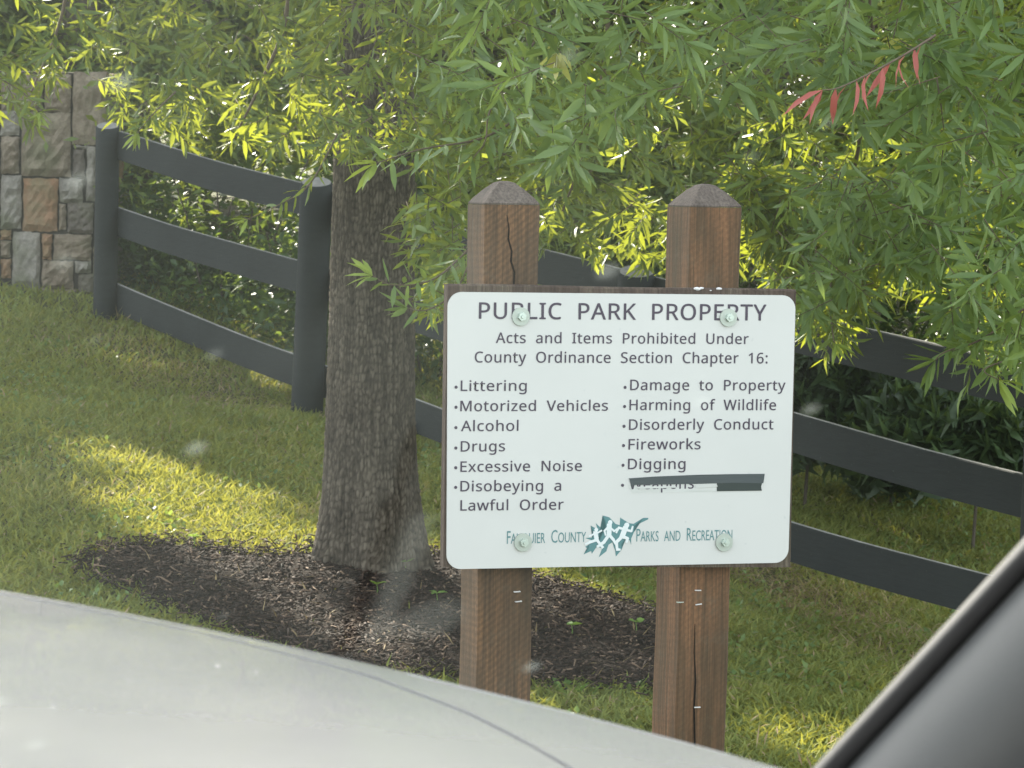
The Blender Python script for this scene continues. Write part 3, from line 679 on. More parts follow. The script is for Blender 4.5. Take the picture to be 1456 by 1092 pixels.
def drip(board_o, i, t, row, wob_=0.003):
    pts = rows[row]; Wa = P(*pts[i], FP[i][1] + posts[i][1] + .02); Wb = P(*pts[i + 1], FP[i + 1][1] + posts[i + 1][1] + .02)
    p = Wa + (Wb - Wa) * t; d = (Wb - Wa).normalized(); nrm = Vector((-d.y, d.x, 0)).normalized(); acc = []
    bow = -0.012 * sin(pi * t); bm = bmesh.new(); A = []; B = []
    for k in range(8):
        z = -0.006 - (BH - .012) * k / 7; q = p - nrm * 0.006 + Vector((0, 0, z + bow)) + d * (wob_ * sin(k * 1.3)); wd = 0.0022
        A.append(bm.verts.new(q - d * wd)); B.append(bm.verts.new(q + d * wd))
    for k in range(7): bm.faces.new((A[k], B[k], B[k + 1], A[k + 1]))
    ex = bmesh.ops.extrude_face_region(bm, geom=bm.faces[:]); bmesh.ops.translate(bm, vec=nrm * .006, verts=[v for v in ex['geom'] if isinstance(v, bmesh.types.BMVert)])
    o = link('paint_drip', bm_mesh('paint_drip', bm), M['scratch']); o.parent = board_o; o.matrix_parent_inverse = Matrix.Translation(-fence.location)
drip(brd[8 + 2], 2, (1164 - 905) / (1492 - 905) + 0.03, 2)
drip(brd[0], 0, 0.115, 0); drip(brd[8], 0, 0.64, 2)

# ------------------------------------------------------------------ stone pier
PD = 18.35; pc = P(75, 412, PD)
pier = empty('stone_pier', (pc.x, pc.y, gz(pc.x, pc.y))); tag(pier, 'rough square pier of grey and rust coloured stones at the far fence end', 'stone pier')
def SP(cx, cy):                              # crop coordinates of the close look -> pier face x, z
    p = P(cx / 3.306, 90 + cy / 3.309, PD); return p.x - pier.location.x, p.z - pier.location.z
stones = [(205, 50, 335, 230, 0), (337, 40, 500, 382, 0), (95, 232, 335, 530, 0), (340, 386, 412, 401, 1), (340, 404, 398, 530, 3), (402, 390, 452, 650, 1), (105, 542, 272, 790, 2), (276, 542, 390, 655, 1), (274, 662, 310, 785, 0), (314, 658, 440, 800, 3),
          (55, 794, 190, 1058, 1), (194, 802, 244, 925, 2), (248, 806, 430, 925, 0), (194, 930, 345, 1060, 0), (349, 930, 430, 988, 1), (365, 992, 442, 1092, 3), (0, 222, 90, 340, 1), (0, 344, 90, 520, 0), (0, 526, 101, 780, 1), (0, 784, 50, 830, 2), (0, 836, 50, 915, 0), (0, 920, 50, 1012, 2),
          (0, 50, 200, 222, 0), (60, 1064, 360, 1110, 0), (200, 1062, 345, 1064, 0), (395, 540, 400, 655, 3), (452, 390, 500, 655, 0), (444, 660, 500, 860, 1), (434, 865, 500, 990, 0), (446, 994, 500, 1110, 3),
          (-260, 50, -5, 150, 3), (-260, 155, -5, 330, 0), (-150, 335, -5, 520, 1), (-260, 335, -155, 600, 2), (-150, 526, -5, 700, 0), (-260, 605, -155, 830, 3), (-150, 705, -5, 880, 1), (-260, 836, -155, 1090, 0), (-150, 886, -5, 1090, 3),
          ]
def stone(x0, z0, x1, z1, y0, y1, mi, axis=0):
    # a hewn block: subdivided box, uneven face, rounded arrises
    wx, wz = x1 - x0, z1 - z0; nxs = max(2, min(8, int(wx / .022) + 1)); nzs = max(2, min(8, int(wz / .022) + 1)); bm = bmesh.new(); G = []
    bul = random.uniform(.008, .028)
    for j in range(nzs + 1):
        row = []
        for i in range(nxs + 1):
            u, v = i / nxs, j / nzs; e = min(u, 1 - u, v, 1 - v); edge = e < 1e-6
            dx = random.uniform(-.004, .004); dz = random.uniform(-.004, .004)
            y = y0 + (0.010 if edge else -bul * (0.25 + 1.1 * random.random()))
            row.append(bm.verts.new((x0 + wx * u + dx, y, z0 + wz * v + dz)))
        G.append(row)
    for j in range(nzs):
        for i in range(nxs): bm.faces.new((G[j][i], G[j][i + 1], G[j + 1][i + 1], G[j + 1][i]))
    rim = [G[0][i] for i in range(nxs + 1)] + [G[j][nxs] for j in range(1, nzs + 1)] + [G[nzs][i] for i in range(nxs - 1, -1, -1)] + [G[j][0] for j in range(nzs - 1, 0, -1)]
    bk = [bm.verts.new((v.co.x, y1, v.co.z)) for v in rim]
    for k in range(len(rim)): bm.faces.new((rim[(k + 1) % len(rim)], rim[k], bk[k], bk[(k + 1) % len(rim)]))
    if axis:
        for v in bm.verts: v.co = Vector((axis - v.co.y, v.co.x, v.co.z))
    bmesh.ops.recalc_face_normals(bm, faces=bm.faces[:])
    return link('stone', bm_mesh('stone', bm), M['stone%d' % mi], pier)
for x0, y0, x1, y1, mi in stones:
    if x1 - x0 < 8 or y1 - y0 < 8: continue
    a = SP(x0, y1); b = SP(x1, y0); stone(a[0] + .002, a[1] + .002, b[0] - .002, b[1] - .002, 0, .12, mi)
xa, zt = SP(500, 46); xb, _ = SP(-260, 0)
z = -0.15
k = 0
while z < zt - 0.05:                         # the right-hand face of the pier
    h = random.choice((.12, .2, .26)); h = min(h, zt - z)
    y = 0.05
    while y < .72:
        wd = random.choice((.16, .24, .3)); wd = min(wd, .75 - y); stone(y, z + .002, y + wd - .005, z + h - .004, -0.0, .1, random.choice((0, 1, 0, 3, 2)), axis=xa + .001); y += wd
    z += h
bm = bmesh.new(); box_bm(bm, (xb + .02, 0.03, -.3), (xa - .03, .78, zt - .004)); link('mortar_core', bm_mesh('mortar_core', bm), M['mortar'], pier)

# ------------------------------------------------------------------ willow oak
tc0 = on_ground(527, 822); TD = tc0.y + 0.12
oak = empty('willow_oak', (tc0.x, TD, gz(tc0.x, TD))); tag(oak, 'willow oak with furrowed grey trunk and narrow leaves rising from the mulch bed', 'tree')
axis_px = [(525, 826), (525, 795), (526, 700), (527, 600), (529, 450), (532, 250), (535, 100), (538, 0)]
ax = [P(x, y, TD) for x, y in axis_px]; ax[0].z = oak.location.z - 0.1
kpx = TD / F
rad = [.215, .178, .166, .157, .149, .139, .133, .13]; rad = [r * 1.0 for r in rad]
d_ = (ax[-1] - ax[-2]).normalized()
for h, r in ((.8, .125), (1.8, .11), (3.0, .085), (4.5, .05), (6.0, .015)): ax.append(ax[7] + Vector((.05 * h * sin(h), .04 * h, h))); rad.append(r)
axn = np.array([tuple(v) for v in ax]); 
zs = np.concatenate([np.arange(axn[0, 2], axn[7, 2] + .2, 0.006), np.arange(axn[7, 2] + .2, axn[-1, 2], .05)])
cx = np.interp(zs, axn[:, 2], axn[:, 0]); cy = np.interp(zs, axn[:, 2], axn[:, 1]); rr = np.interp(zs, axn[:, 2], rad)
na = 300; th = np.arange(na) / na * 2 * pi
from mathutils import noise as mn
TH, ZZ = np.meshgrid(th, zs)
def vnoise(x, y, z, s=1):                    # cheap smooth value noise on arrays
    def h(i, j, k): v = np.sin(i * 127.1 + j * 311.7 + k * 74.7) * 43758.5453; return v - np.floor(v)
    xi, yi, zi = np.floor(x), np.floor(y), np.floor(z); xf, yf_, zf = x - xi, y - yi, z - zi
    u, v, w_ = xf * xf * (3 - 2 * xf), yf_ * yf_ * (3 - 2 * yf_), zf * zf * (3 - 2 * zf); o = 0
    for a in (0, 1):
        for b in (0, 1):
            for c in (0, 1): o = o + h(xi + a, yi + b, zi + c) * (u if a else 1 - u) * (v if b else 1 - v) * (w_ if c else 1 - w_)
    return o
cxn, syn = np.cos(TH), np.sin(TH)
wv = vnoise(cxn * 3, syn * 3, ZZ * 3) * 1.2
def worley(u, v, per):
    ui, vi = np.floor(u), np.floor(v); d1 = np.full(u.shape, 9.0); d2 = np.full(u.shape, 9.0); idc = np.zeros(u.shape)
    for a in (-1, 0, 1):
        for b in (-1, 0, 1):
            cu_, cv_ = np.mod(ui + a, per), vi + b
            h1 = np.sin(cu_ * 127.1 + cv_ * 311.7) * 43758.5453; h1 -= np.floor(h1); h2 = np.sin(cu_ * 269.5 + cv_ * 183.3) * 43758.5453; h2 -= np.floor(h2)
            dd = np.hypot(ui + a + .15 + .7 * h1 - u, vi + b + .15 + .7 * h2 - v); m = dd < d1
            d2 = np.where(m, d1, np.minimum(d2, dd)); idc = np.where(m, h2, idc); d1 = np.where(m, dd, d1)
    return d1, d2, idc
f1 = vnoise(cxn * 13 + wv, syn * 13 + wv, ZZ * 11); f2 = vnoise(cxn * 26 + 9, syn * 26, ZZ * 38 + 5)
ridge = np.abs(2 * f1 - 1); plate = np.clip(ridge * 2.2, 0, 1) * (0.55 + 0.45 * f2); f3 = vnoise(cxn * 50, syn * 50, ZZ * 90)
uu = TH / (2 * pi) * 76 + 1.1 * (vnoise(cxn * 6, syn * 6, ZZ * 16) - .5); vv_ = ZZ * 36 + 1.3 * (vnoise(cxn * 7 + 5, syn * 7, ZZ * 14) - .5)
w1, w2, wid = worley(uu, vv_, 76); edge_ = np.clip((w2 - w1) * 2.6, 0, 1)
f4 = vnoise(cxn * 34 + 3, syn * 34, ZZ * 40); f5 = vnoise(cxn * 9, syn * 9, ZZ * 5)
tex = np.clip(edge_ * (.35 + .65 * wid) * 0.42 + f3 * 0.22 + f4 * .3 + .22 * (ridge - .5) + .2 * (f5 - .5), 0, 1)
# root flare lobes near the base
hb = np.clip(1 - (ZZ - (oak.location.z)) / 0.45, 0, 1.3) ** 2
lob = (0.5 + 0.5 * np.cos(TH * 5 + .7)) * 0.055 * hb
R_ = rr[:, None] + (tex - 0.6) * 0.013 + lob + 0.006 * (vnoise(cxn * 2, syn * 2, ZZ * 1.5) - .5)
TV = np.stack([cx[:, None] + R_ * cxn, cy[:, None] + R_ * syn, ZZ], -1).reshape(-1, 3) - np.array(oak.location)
i = np.arange(len(zs) - 1)[:, None] * na; j = np.arange(na)[None]; kk = (j + 1) % na
trunk = link('trunk', npmesh('trunk', TV, [np.stack([i + j, i + kk, i + na + kk, i + na + j], -1).reshape(-1, 4)], tex.ravel()), M['bark'], oak, True)
OL = np.array(oak.location)

oakacc = Acc(); nearacc = Acc(); twigacc = Acc()
def spray_batch(acc, base, d, L, K, ll, lw, detail=1, rtone=None, twigs=True, droop=.25):
    """base (M,3), d (M,3), L (M,), K leaves per spray"""
    m = len(base); d = norm(d); ref = np.tile([[0, 0, 1.0]], (m, 1)) + rng.normal(size=(m, 3)) * .1
    u = norm(np.cross(d, ref)); v = np.cross(d, u)
    k = np.arange(K); t = 0.12 + 0.88 * (k + rng.random((m, K)) * .8) / K
    ph = k * 2.4 + rng.random((m, 1)) * 6.28; al = np.radians(68 - 42 * t + rng.normal(size=(m, K)) * 9)
    rad_ = np.cos(ph)[..., None] * u[:, None] + np.sin(ph)[..., None] * v[:, None]
    ld = np.cos(al)[..., None] * d[:, None] + np.sin(al)[..., None] * rad_; ld[..., 2] -= droop * rng.random((m, K))
    pos = base[:, None] + d[:, None] * (L[:, None] * t)[..., None]
    pos[..., 2] -= (0.12 * L[:, None] * t * t)
    nr = np.cross(ld.reshape(-1, 3), rand_dirs(m * K)); nr = norm(nr) * .8 + np.array([0, 0, .75]); 
    lens = ll * (0.65 + .5 * rng.random(m * K)); 
    r = rng.random(m * K) if rtone is None else np.clip(np.repeat(rtone, K) + rng.normal(size=m * K) * .15, 0, 1)
    leaves_np(acc, pos.reshape(-1, 3), ld.reshape(-1, 3), nr, lens, lens * lw * (.8 + .45 * rng.random(m * K)), .42, r, detail)
    if twigs:
        e = base + d * L[:, None]; e[:, 2] -= .12 * L; w0 = 0.0016
        s3 = [np.cos(a) * u + np.sin(a) * v for a in (0, 2.1, 4.2)]
        vv = np.stack([base + x * w0 for x in s3] + [e + x * w0 * .5 for x in s3], 1).reshape(-1, 3)
        q = np.array([[0, 1, 4, 3], [1, 2, 5, 4], [2, 0, 3, 5]]); twigacc.add(vv, (np.arange(m)[:, None, None] * 6 + q[None]).reshape(-1, 4))

def interp(px, tab): return np.interp(px, [a for a, _ in tab], [b for _, b in tab])
def place(n, xr, yfun, Dr, floor_fn=None):
    """random points in a piece of the crown, given by photo extents and distance"""
    px = rng.uniform(xr[0], xr[1], n); py = yfun(px, rng.random(n)); D = rng.uniform(Dr[0], Dr[1], n)
    d = np.stack([(px - 728) / F, -(py - 546) / F, -np.ones(n)], 1) @ np.array(RM).T
    return np.array(CAM)[None] + d * (D / d[:, 1])[:, None]
# lower outline of the hanging crown (photo), left/centre part and right part
low1 = [(-300, 130), (0, 150), (40, 175), (70, 130), (110, 90), (150, 150), (200, 185), (260, 185), (300, 160), (350, 210), (420, 232), (470, 215), (560, 205), (600, 240), (640, 250), (680, 260), (760, 335), (840, 362), (950, 366), (1050, 370), (1130, 360), (1180, 395), (1260, 385), (1330, 420), (1400, 500), (1480, 520), (1800, 520)]
def region(lo_tab, top, pw=1.0):
    def f(px, r): lo = interp(px, lo_tab); return top + (lo - top) * (r ** pw)
    return f
groups = []
def crown_part(acc, n, xr, lo_tab, top, Dr, K, ll, lw, detail=1, hang=.5, pw=1.0, tone=None):
    p = place(n, xr, region(lo_tab, top, pw), Dr); p = p[open_to_sun(p)]
    d = rand_dirs(len(p)); d[:, 2] = -abs(d[:, 2]) * hang - .1; d[:, 0] += np.sign(rng.random(len(p)) - .5) * .5
    d = norm(d); L = rng.uniform(.08, .2, len(p)); b = p - d * L[:, None] * .6
    b[:, 2] += 0.0
    spray_batch(acc, b, d, L, K, ll, lw * 1.15, detail, tone if tone is None else np.clip(rng.normal(tone, .2, len(p)), 0, 1)); return b
B = []
B.append(crown_part(oakacc, 2100, (-500, 1000), low1, -420, (10.6, 14.5), 13, .074, .17, 1, .6, .75))
B.append(crown_part(oakacc, 1500, (600, 1800), low1, -350, (9.6, 13.2), 13, .076, .17, 1, .6, .75))
# pale near boughs hanging in front, top right and right
low2 = [(560, 60), (620, 160), (700, 215), (800, 230), (880, 180), (950, 120), (1040, 150), (1100, 120), (1200, 150), (1280, 230), (1330, 330), (1380, 420), (1480, 520), (1800, 540)]
B.append(crown_part(nearacc, 680, (600, 1800), low2, -380, (7.4, 9.2), 13, .088, .165, 1, .5, .85))
low3 = [(1120, 470), (1160, 440), (1200, 400), (1240, 360), (1310, 380), (1370, 500), (1480, 550), (1700, 560)]
B.append(crown_part(nearacc, 240, (1120, 1700), low3, 260, (8.4, 9.6), 13, .082, .165, 1, .6, 1.0))
B.append(crown_part(oakacc, 270, (1050, 1250), [(1050, 300), (1110, 400), (1140, 480), (1200, 475), (1250, 390)], 240, (9.5, 10.6), 12, .08, .165, 1, .6, 1))
B.append(crown_part(oakacc, 70, (440, 620), [(440, 215), (620, 205)], -30, (9.8, 11.0), 13, .074, .165, 1, .6, 1))
B.append(crown_part(oakacc, 60, (585, 660), [(585, 420), (620, 450), (660, 440)], 260, (9.4, 10.4), 11, .075, .165, 1, .6, 1))
# upper crown outside the frame: shades the lawn
def up_crown(n, ctr, rad3):
    q = rand_dirs(n) * (rng.random((n, 1)) ** .4) * np.array(rad3) + np.array(ctr); q = q[open_to_sun(q) & (q[:, 2] > 2.15)]
    d = rand_dirs(len(q)); d[:, 2] *= .4; spray_batch(oakacc, q, norm(d), rng.uniform(.12, .25, len(q)), 10, .1, .19, 0, None, False)
up_crown(9500, (tc0.x, TD + .3, 4.6), (3.4, 3.2, 2.6))

# limbs and named boughs
def limb(pts, r0, r1, name='branch', sides=8):
    pts = [Vector(p) for p in pts]; cr = []
    for i in range(len(pts) - 1):
        for t in np.linspace(0, 1, 7)[:-1]:
            p0 = pts[max(i - 1, 0)]; p1, p2 = pts[i], pts[i + 1]; p3 = pts[min(i + 2, len(pts) - 1)]
            cr.append(0.5 * ((2 * p1) + (p2 - p0) * t + (2 * p0 - 5 * p1 + 4 * p2 - p3) * t * t + (3 * p1 - p0 - 3 * p2 + p3) * t ** 3))
    cr.append(pts[-1]); cr = np.array([tuple(c) for c in cr]) - OL
    v, f = tube_np(cr, np.linspace(r0, r1, len(cr)), sides)
    return link(name, npmesh(name, v, [f], np.full(len(v), .6)), M['bark'] if r0 > .02 else M['twig'], oak, True)
T1 = ax[8]; T0 = ax[7]; T2 = ax[9]
limb([T0 + Vector((0, 0, .15)), P(700, -170, 10.8), P(950, -260, 9.6), P(1300, -200, 8.8), P(1650, 0, 8.5)], .05, .012)
limb([T0 + Vector((0, 0, .5)), P(300, -250, 11.6), P(60, -220, 11.9), P(-300, -60, 12.2)], .05, .012)
limb([T1, T1 + Vector((.9, -1.2, .5)), T1 + Vector((2.2, -2.4, .6))], .05, .01)
limb([T1, T1 + Vector((-.9, .8, .6)), T1 + Vector((-2.2, 1.6, .9))], .05, .01)
limb([T2, T2 + Vector((1.0, .9, .6)), T2 + Vector((2.2, 1.6, .9))], .045, .01)
limb([T2, T2 + Vector((-1.0, -.9, .4)), T2 + Vector((-2.0, -1.8, .4))], .045, .01)
limb([P(1500, -160, 8.7), P(1540, 120, 8.8), P(1490, 330, 9), P(1450, 470, 9.0)], .012, .003)
limb([P(1180, -220, 9), P(1240, 40, 9.4), P(1215, 240, 9.8), P(1180, 400, 10)], .01, .003)
limb([P(760, -200, 10.4), P(860, 0, 10.2), P(840, 180, 10.3), P(800, 300, 10.4)], .01, .003)
limb([P(400, -240, 11.5), P(410, 0, 11.5), P(370, 120, 11.5), P(330, 200, 11.5)], .01, .003)
limb([P(60, -220, 11.9), P(95, -20, 11.8), P(45, 130, 11.6)], .01, .003)

# boughs whose leaves can be told apart: a branch part with leaf sub-parts
LEAFME = {}
def leaf_mesh(mat):
    if mat in LEAFME: return LEAFME[mat]
    a = Acc(); a.local = True; leaves_np(a, np.zeros((1, 3)), np.array([[1.0, 0, 0]]), np.array([[0, 0, 1.0]]), 1.0, .19, .5 if mat == 'red_leaf' else .3, np.array([.6]), 1)
    me = a.mesh('leaf'); me.materials.append(M[mat]); LEAFME[mat] = me; return me
def bough(pts, r0, mat, n_side, leaf_len, tip=6, tipmat=None, droop=.35, label=None, side_sprays=()):
    pts = [Vector(p) for p in pts]; br = limb(pts, r0, .0012, 'branch', 6)
    if label: br['label'] = label
    segs = [(pts[i], pts[i + 1]) for i in range(len(pts) - 1)]; tot = sum((b - a).length for a, b in segs)
    def at(t):
        s = t * tot
        for a, b in segs:
            l = (b - a).length
            if s <= l: return a + (b - a) * (s / l), (b - a).normalized()
            s -= l
        return segs[-1][1].copy(), (segs[-1][1] - segs[-1][0]).normalized()
    def put(p, d, L, m_):
        d = d.normalized(); nr = (Vector((0, 0, 1)) + Vector(rng.normal(size=3)) * .45); s = nr.cross(d).normalized(); u = d.cross(s)
        o = bpy.data.objects.new('leaf', leaf_mesh(m_)); C.objects.link(o)
        mw = Matrix((d, s, u)).transposed().to_4x4(); mw.translation = p - oak.location
        o.parent = br; o.matrix_local = mw @ Matrix.Diagonal((L, L * random.uniform(.85, 1.15), L, 1))
    for k in range(n_side):
        t = .15 + .85 * k / n_side; p, d = at(t); q = Quaternion(d, k * 2.4 + random.random()); r = q @ d.orthogonal().normalized()
        a = radians(random.uniform(50, 75)); dd = d * cos(a) + r * sin(a) + Vector((0, 0, -droop)); put(p, dd, leaf_len * random.uniform(.7, 1.1), mat)
    p, d = at(1.0)
    for k in range(tip):
        q = Quaternion(d, k * 2 * pi / tip + random.random() * .5); r = q @ d.orthogonal().normalized(); a = radians(random.uniform(20, 62))
        put(p, d * cos(a) + r * sin(a) + Vector((0, 0, -droop * .3)), leaf_len * random.uniform(.8, 1.15), tipmat or mat)
    return br
oak_branch = bough
bough([P(760, 150, 8.3), P(690, 195, 8.2), P(600, 212, 8.1), P(535, 232, 8.0)], .004, 'near_leaf', 26, .085, 7, 'bright_leaf', label='bare tan twig with a bright green tip')
bough([P(760, 60, 8.3), P(700, 150, 8.2), P(690, 200, 8.15), P(672, 225, 8.1)], .003, 'near_leaf', 18, .085, 8)
bough([P(850, -40, 8.2), P(800, 40, 8.1), P(792, 75, 8.0)], .003, 'near_leaf', 14, .09, 8, 'yellow_leaf')
bough([P(1330, 50, 7.3), P(1275, 84, 7.2), P(1200, 122, 7.1), P(1170, 128, 7.1)], .0028, 'red_leaf', 11, .085, 4, droop=1.3, label='branch with red leaves')
bough([P(1560, 120, 8.3), P(1440, 118, 8.1), P(1370, 92, 8.0), P(1310, 78, 7.9)], .0032, 'near_leaf', 22, .09, 5, droop=.6)
bough([P(1290, -30, 8), P(1278, 20, 7.95), P(1270, 55, 7.9)], .0025, 'near_leaf', 10, .075, 8, 'yellow_leaf')
bough([P(1330, 100, 8.1), P(1338, 150, 8.0), P(1342, 185, 8.0)], .0025, 'near_leaf', 8, .08, 7, 'bright_leaf')
bough([P(480, 190, 9.4), P(440, 262, 9.4), P(395, 292, 9.4), P(352, 312, 9.4)], .0028, 'oak_leaf', 20, .062, 7, 'bright_leaf', label='twig hanging over the fence')
bough([P(690, 330, 9.2), P(620, 395, 9.1), P(560, 405, 9.0), P(530, 392, 9)], .003, 'near_leaf', 22, .08, 6, 'bright_leaf')
bough([P(680, 340, 9.3), P(650, 410, 9.2), P(610, 440, 9.1), P(580, 438, 9.1)], .003, 'near_leaf', 20, .08, 6)
bough([P(1185, 360, 9.4), P(1180, 430, 9.3), P(1185, 480, 9.2), P(1188, 488, 9.2)], .003, 'oak_leaf', 16, .075, 9, 'bright_leaf')
bough([P(1160, 350, 9.4), P(1160, 420, 9.4), P(1150, 470, 9.4)], .003, 'near_leaf', 16, .075, 6)
bough([P(1480, 420, 8.6), P(1400, 480, 8.5), P(1345, 500, 8.5), P(1330, 512, 8.5)], .0035, 'near_leaf', 24, .09, 7)
bough([P(1520, 470, 8.4), P(1450, 505, 8.3), P(1400, 525, 8.2), P(1420, 540, 8.2)], .003, 'near_leaf', 14, .095, 5, 'bright_leaf')
bough([P(-40, 90, 10.8), P(30, 130, 10.8), P(55, 160, 10.7)], .003, 'oak_leaf', 14, .07, 7, 'bright_leaf')
bough([P(250, 130, 10.6), P(215, 165, 10.6), P(195, 190, 10.5)], .003, 'oak_leaf', 14, .07, 8, 'bright_leaf')
lv = oakacc.mesh('leaves'); lo_ = link('leaves', lv, M['oak_leaf'], oak); lo_.matrix_parent_inverse = Matrix.Translation(-oak.location); lo_['kind'] = 'stuff'
lv = nearacc.mesh('leaves'); lo_ = link('leaves', lv, M['near_leaf'], oak); lo_.matrix_parent_inverse = Matrix.Translation(-oak.location); lo_['kind'] = 'stuff'
lo_['label'] = 'pale green leaves of the nearest boughs'
lv = twigacc.mesh('twigs'); lo_ = link('twigs', lv, M['twig'], oak); lo_.matrix_parent_inverse = Matrix.Translation(-oak.location); lo_['kind'] = 'stuff'

# ------------------------------------------------------------------ woodland behind the fence
def crown_leaves(acc, ctr, rad3, n, ll, lw, shell=.5, clumps=0, cr=.3, tone=None):
    ctr = np.array(ctr); rad3 = np.array(rad3)
    if clumps:
        cc = rand_dirs(clumps) * (shell + (1 - shell) * rng.random((clumps, 1))) * rad3 + ctr
        idx = rng.integers(0, clumps, n); p = cc[idx] + rng.normal(size=(n, 3)) * cr * (.5 + rng.random(clumps))[idx][:, None]; tn = rng.random(clumps)[idx]
    else: p = rand_dirs(n) * (rng.random((n, 1)) ** shell) * rad3 + ctr; tn = rng.random(n)
    k = open_to_sun(p) & (p[:, 2] > ground(p[:, 0], p[:, 1])); p = p[k]; tn = tn[k]
    d = rand_dirs(len(p)); d[:, 2] = d[:, 2] * .5 - .35; nr = rand_dirs(len(p)) * .7 + np.array([0, 0, .8])
    lens = ll * (.6 + .7 * rng.random(len(p))); leaves_np(acc, p, d, nr, lens, lens * lw, .2, np.clip(tn * .6 + rng.random(len(p)) * .4, 0, 1), 0)
def plant(name, label, cat, loc, acc, mat, stems, group=None, trunk_name='stem'):
    e = empty(name, loc); tag(e, label, cat, group)
    o = link('foliage', acc.mesh('foliage'), M[mat], e); o.matrix_parent_inverse = Matrix.Translation(-e.location); o['kind'] = 'stuff'
    for pts, r0, r1 in stems:
        v, f = tube_np([tuple(p) for p in pts], np.linspace(r0, r1, len(pts)), 8)
        s = link(trunk_name, npmesh(trunk_name, v, [f], np.full(len(v), .5)), M['bark'], e, True); s.matrix_parent_inverse = Matrix.Translation(-e.location)
    return e
back_woods = [(-9.5, 28), (-6.2, 29), (-3.2, 28), (-.4, 29), (2.6, 28), (5.6, 28.5), (9, 28)]
woods = [(-8.0, 22.5, 'leftmost woodland tree, crown out of line beyond the stone pier'), (-4.1, 23.5, 'woodland tree standing behind the stone pier'), (-2.9, 21.6, 'yellow-green woodland tree between pier and oak trunk'),
         (-0.6, 22.4, 'woodland tree straight behind the oak trunk'), (1.4, 20.6, 'woodland tree showing between the two sign posts'), (3.4, 21.6, 'woodland tree right of the sign posts'), (5.6, 20.0, 'rightmost woodland tree near the picture edge'), (8.3, 21.5, 'woodland tree far right beyond the fence')]
for wi, (x, y, lab) in enumerate(woods):
    gzv = gz(x, y); a = Acc(); hh = 13 + random.random() * 1.5
    crown_leaves(a, (x, y - .3, 2.4), (1.9, 1.7, 2.2), 22000, .11, .42, .3, 150, .28)
    crown_leaves(a, (x, y, 5.6), (2.1, 2.1, 2.6), 15000, .15, .45, .3, 120, .4)
    crown_leaves(a, (x, y, 9.3), (2.2, 2.1, 2.6), 15000, .16, .5, .3, 120, .4)
    crown_leaves(a, (x, y, 12.6), (2.1, 2.1, 2.2), 12000, .16, .5, .3, 90, .4)
    st = [([(x, y, gzv - .2), (x + .1, y, 2), (x - .1, y + .1, 5), (x, y, hh - 1)], .17, .03)]
    for k in range(5):
        z0 = 1.5 + k * 1.4; an = k * 2.4; st.append(([(x, y, z0), (x + .8 * cos(an), y + .8 * sin(an), z0 + .5), (x + 1.7 * cos(an), y + 1.7 * sin(an), z0 + .7)], .05, .01))
    plant('woodland_tree', lab, 'tree', (x, y, gzv), a, 'wood_leaf', st, 'trees beyond the fence', 'trunk')
for bi, (x, y) in enumerate(back_woods):
    gzv = gz(x, y); a = Acc(); crown_leaves(a, (x, y, 3.2), (2.3, 1.6, 3.6), 15000, .2, .5, .3, 120, .4); crown_leaves(a, (x, y, 9.5), (2.4, 1.8, 4.5), 15000, .24, .55, .3, 120, .5)
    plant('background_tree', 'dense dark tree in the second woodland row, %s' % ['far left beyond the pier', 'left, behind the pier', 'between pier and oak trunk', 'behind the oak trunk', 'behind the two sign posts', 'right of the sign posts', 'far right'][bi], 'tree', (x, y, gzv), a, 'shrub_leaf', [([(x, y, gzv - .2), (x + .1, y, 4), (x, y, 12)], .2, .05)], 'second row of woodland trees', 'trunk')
# hedge-like shrubs directly behind the fence
def shrub(name, label, cx_, cy_, top, D, rx, rz_, n, ll, lw, mat, clumps=60, cr=.16, ry=.5, group='shrubs behind the fence'):
    p = P(cx_, cy_, D); a = Acc(); crown_leaves(a, tuple(p), (rx, ry, rz_), n, ll, lw, .45, clumps, cr); gzv = gz(p.x, p.y)
    st = [([(p.x + dx, p.y, gzv - .05), (p.x + dx * 2, p.y, gzv + .5), (p.x + dx * 5, p.y + .1, p.z + .2)], .007, .003) for dx in (-.12, -.03, .06, .14)]
    return plant(name, label, 'shrub', (p.x, p.y, gzv), a, mat, st, group)
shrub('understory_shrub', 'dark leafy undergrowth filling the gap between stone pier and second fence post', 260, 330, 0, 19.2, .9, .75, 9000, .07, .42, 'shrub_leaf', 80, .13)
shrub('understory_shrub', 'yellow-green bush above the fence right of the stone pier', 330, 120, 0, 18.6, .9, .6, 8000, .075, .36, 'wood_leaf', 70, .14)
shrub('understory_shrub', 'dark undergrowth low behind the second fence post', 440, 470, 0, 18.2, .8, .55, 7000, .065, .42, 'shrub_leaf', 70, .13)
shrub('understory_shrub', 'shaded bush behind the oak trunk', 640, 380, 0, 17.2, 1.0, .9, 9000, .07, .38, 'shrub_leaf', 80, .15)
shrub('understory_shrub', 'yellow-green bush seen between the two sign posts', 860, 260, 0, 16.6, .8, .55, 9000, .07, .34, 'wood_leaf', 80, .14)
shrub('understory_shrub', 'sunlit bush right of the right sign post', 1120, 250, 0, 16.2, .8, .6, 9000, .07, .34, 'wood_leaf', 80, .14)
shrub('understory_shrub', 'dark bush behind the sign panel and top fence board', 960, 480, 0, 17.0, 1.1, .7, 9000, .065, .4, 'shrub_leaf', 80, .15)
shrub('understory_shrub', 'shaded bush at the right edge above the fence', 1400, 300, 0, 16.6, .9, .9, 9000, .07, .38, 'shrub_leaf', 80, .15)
shrub('understory_shrub', 'deep green undergrowth behind the right fence boards', 1260, 600, 0, 16.7, 1.3, .52, 12000, .042, .45, 'shrub_leaf', 110, .11)
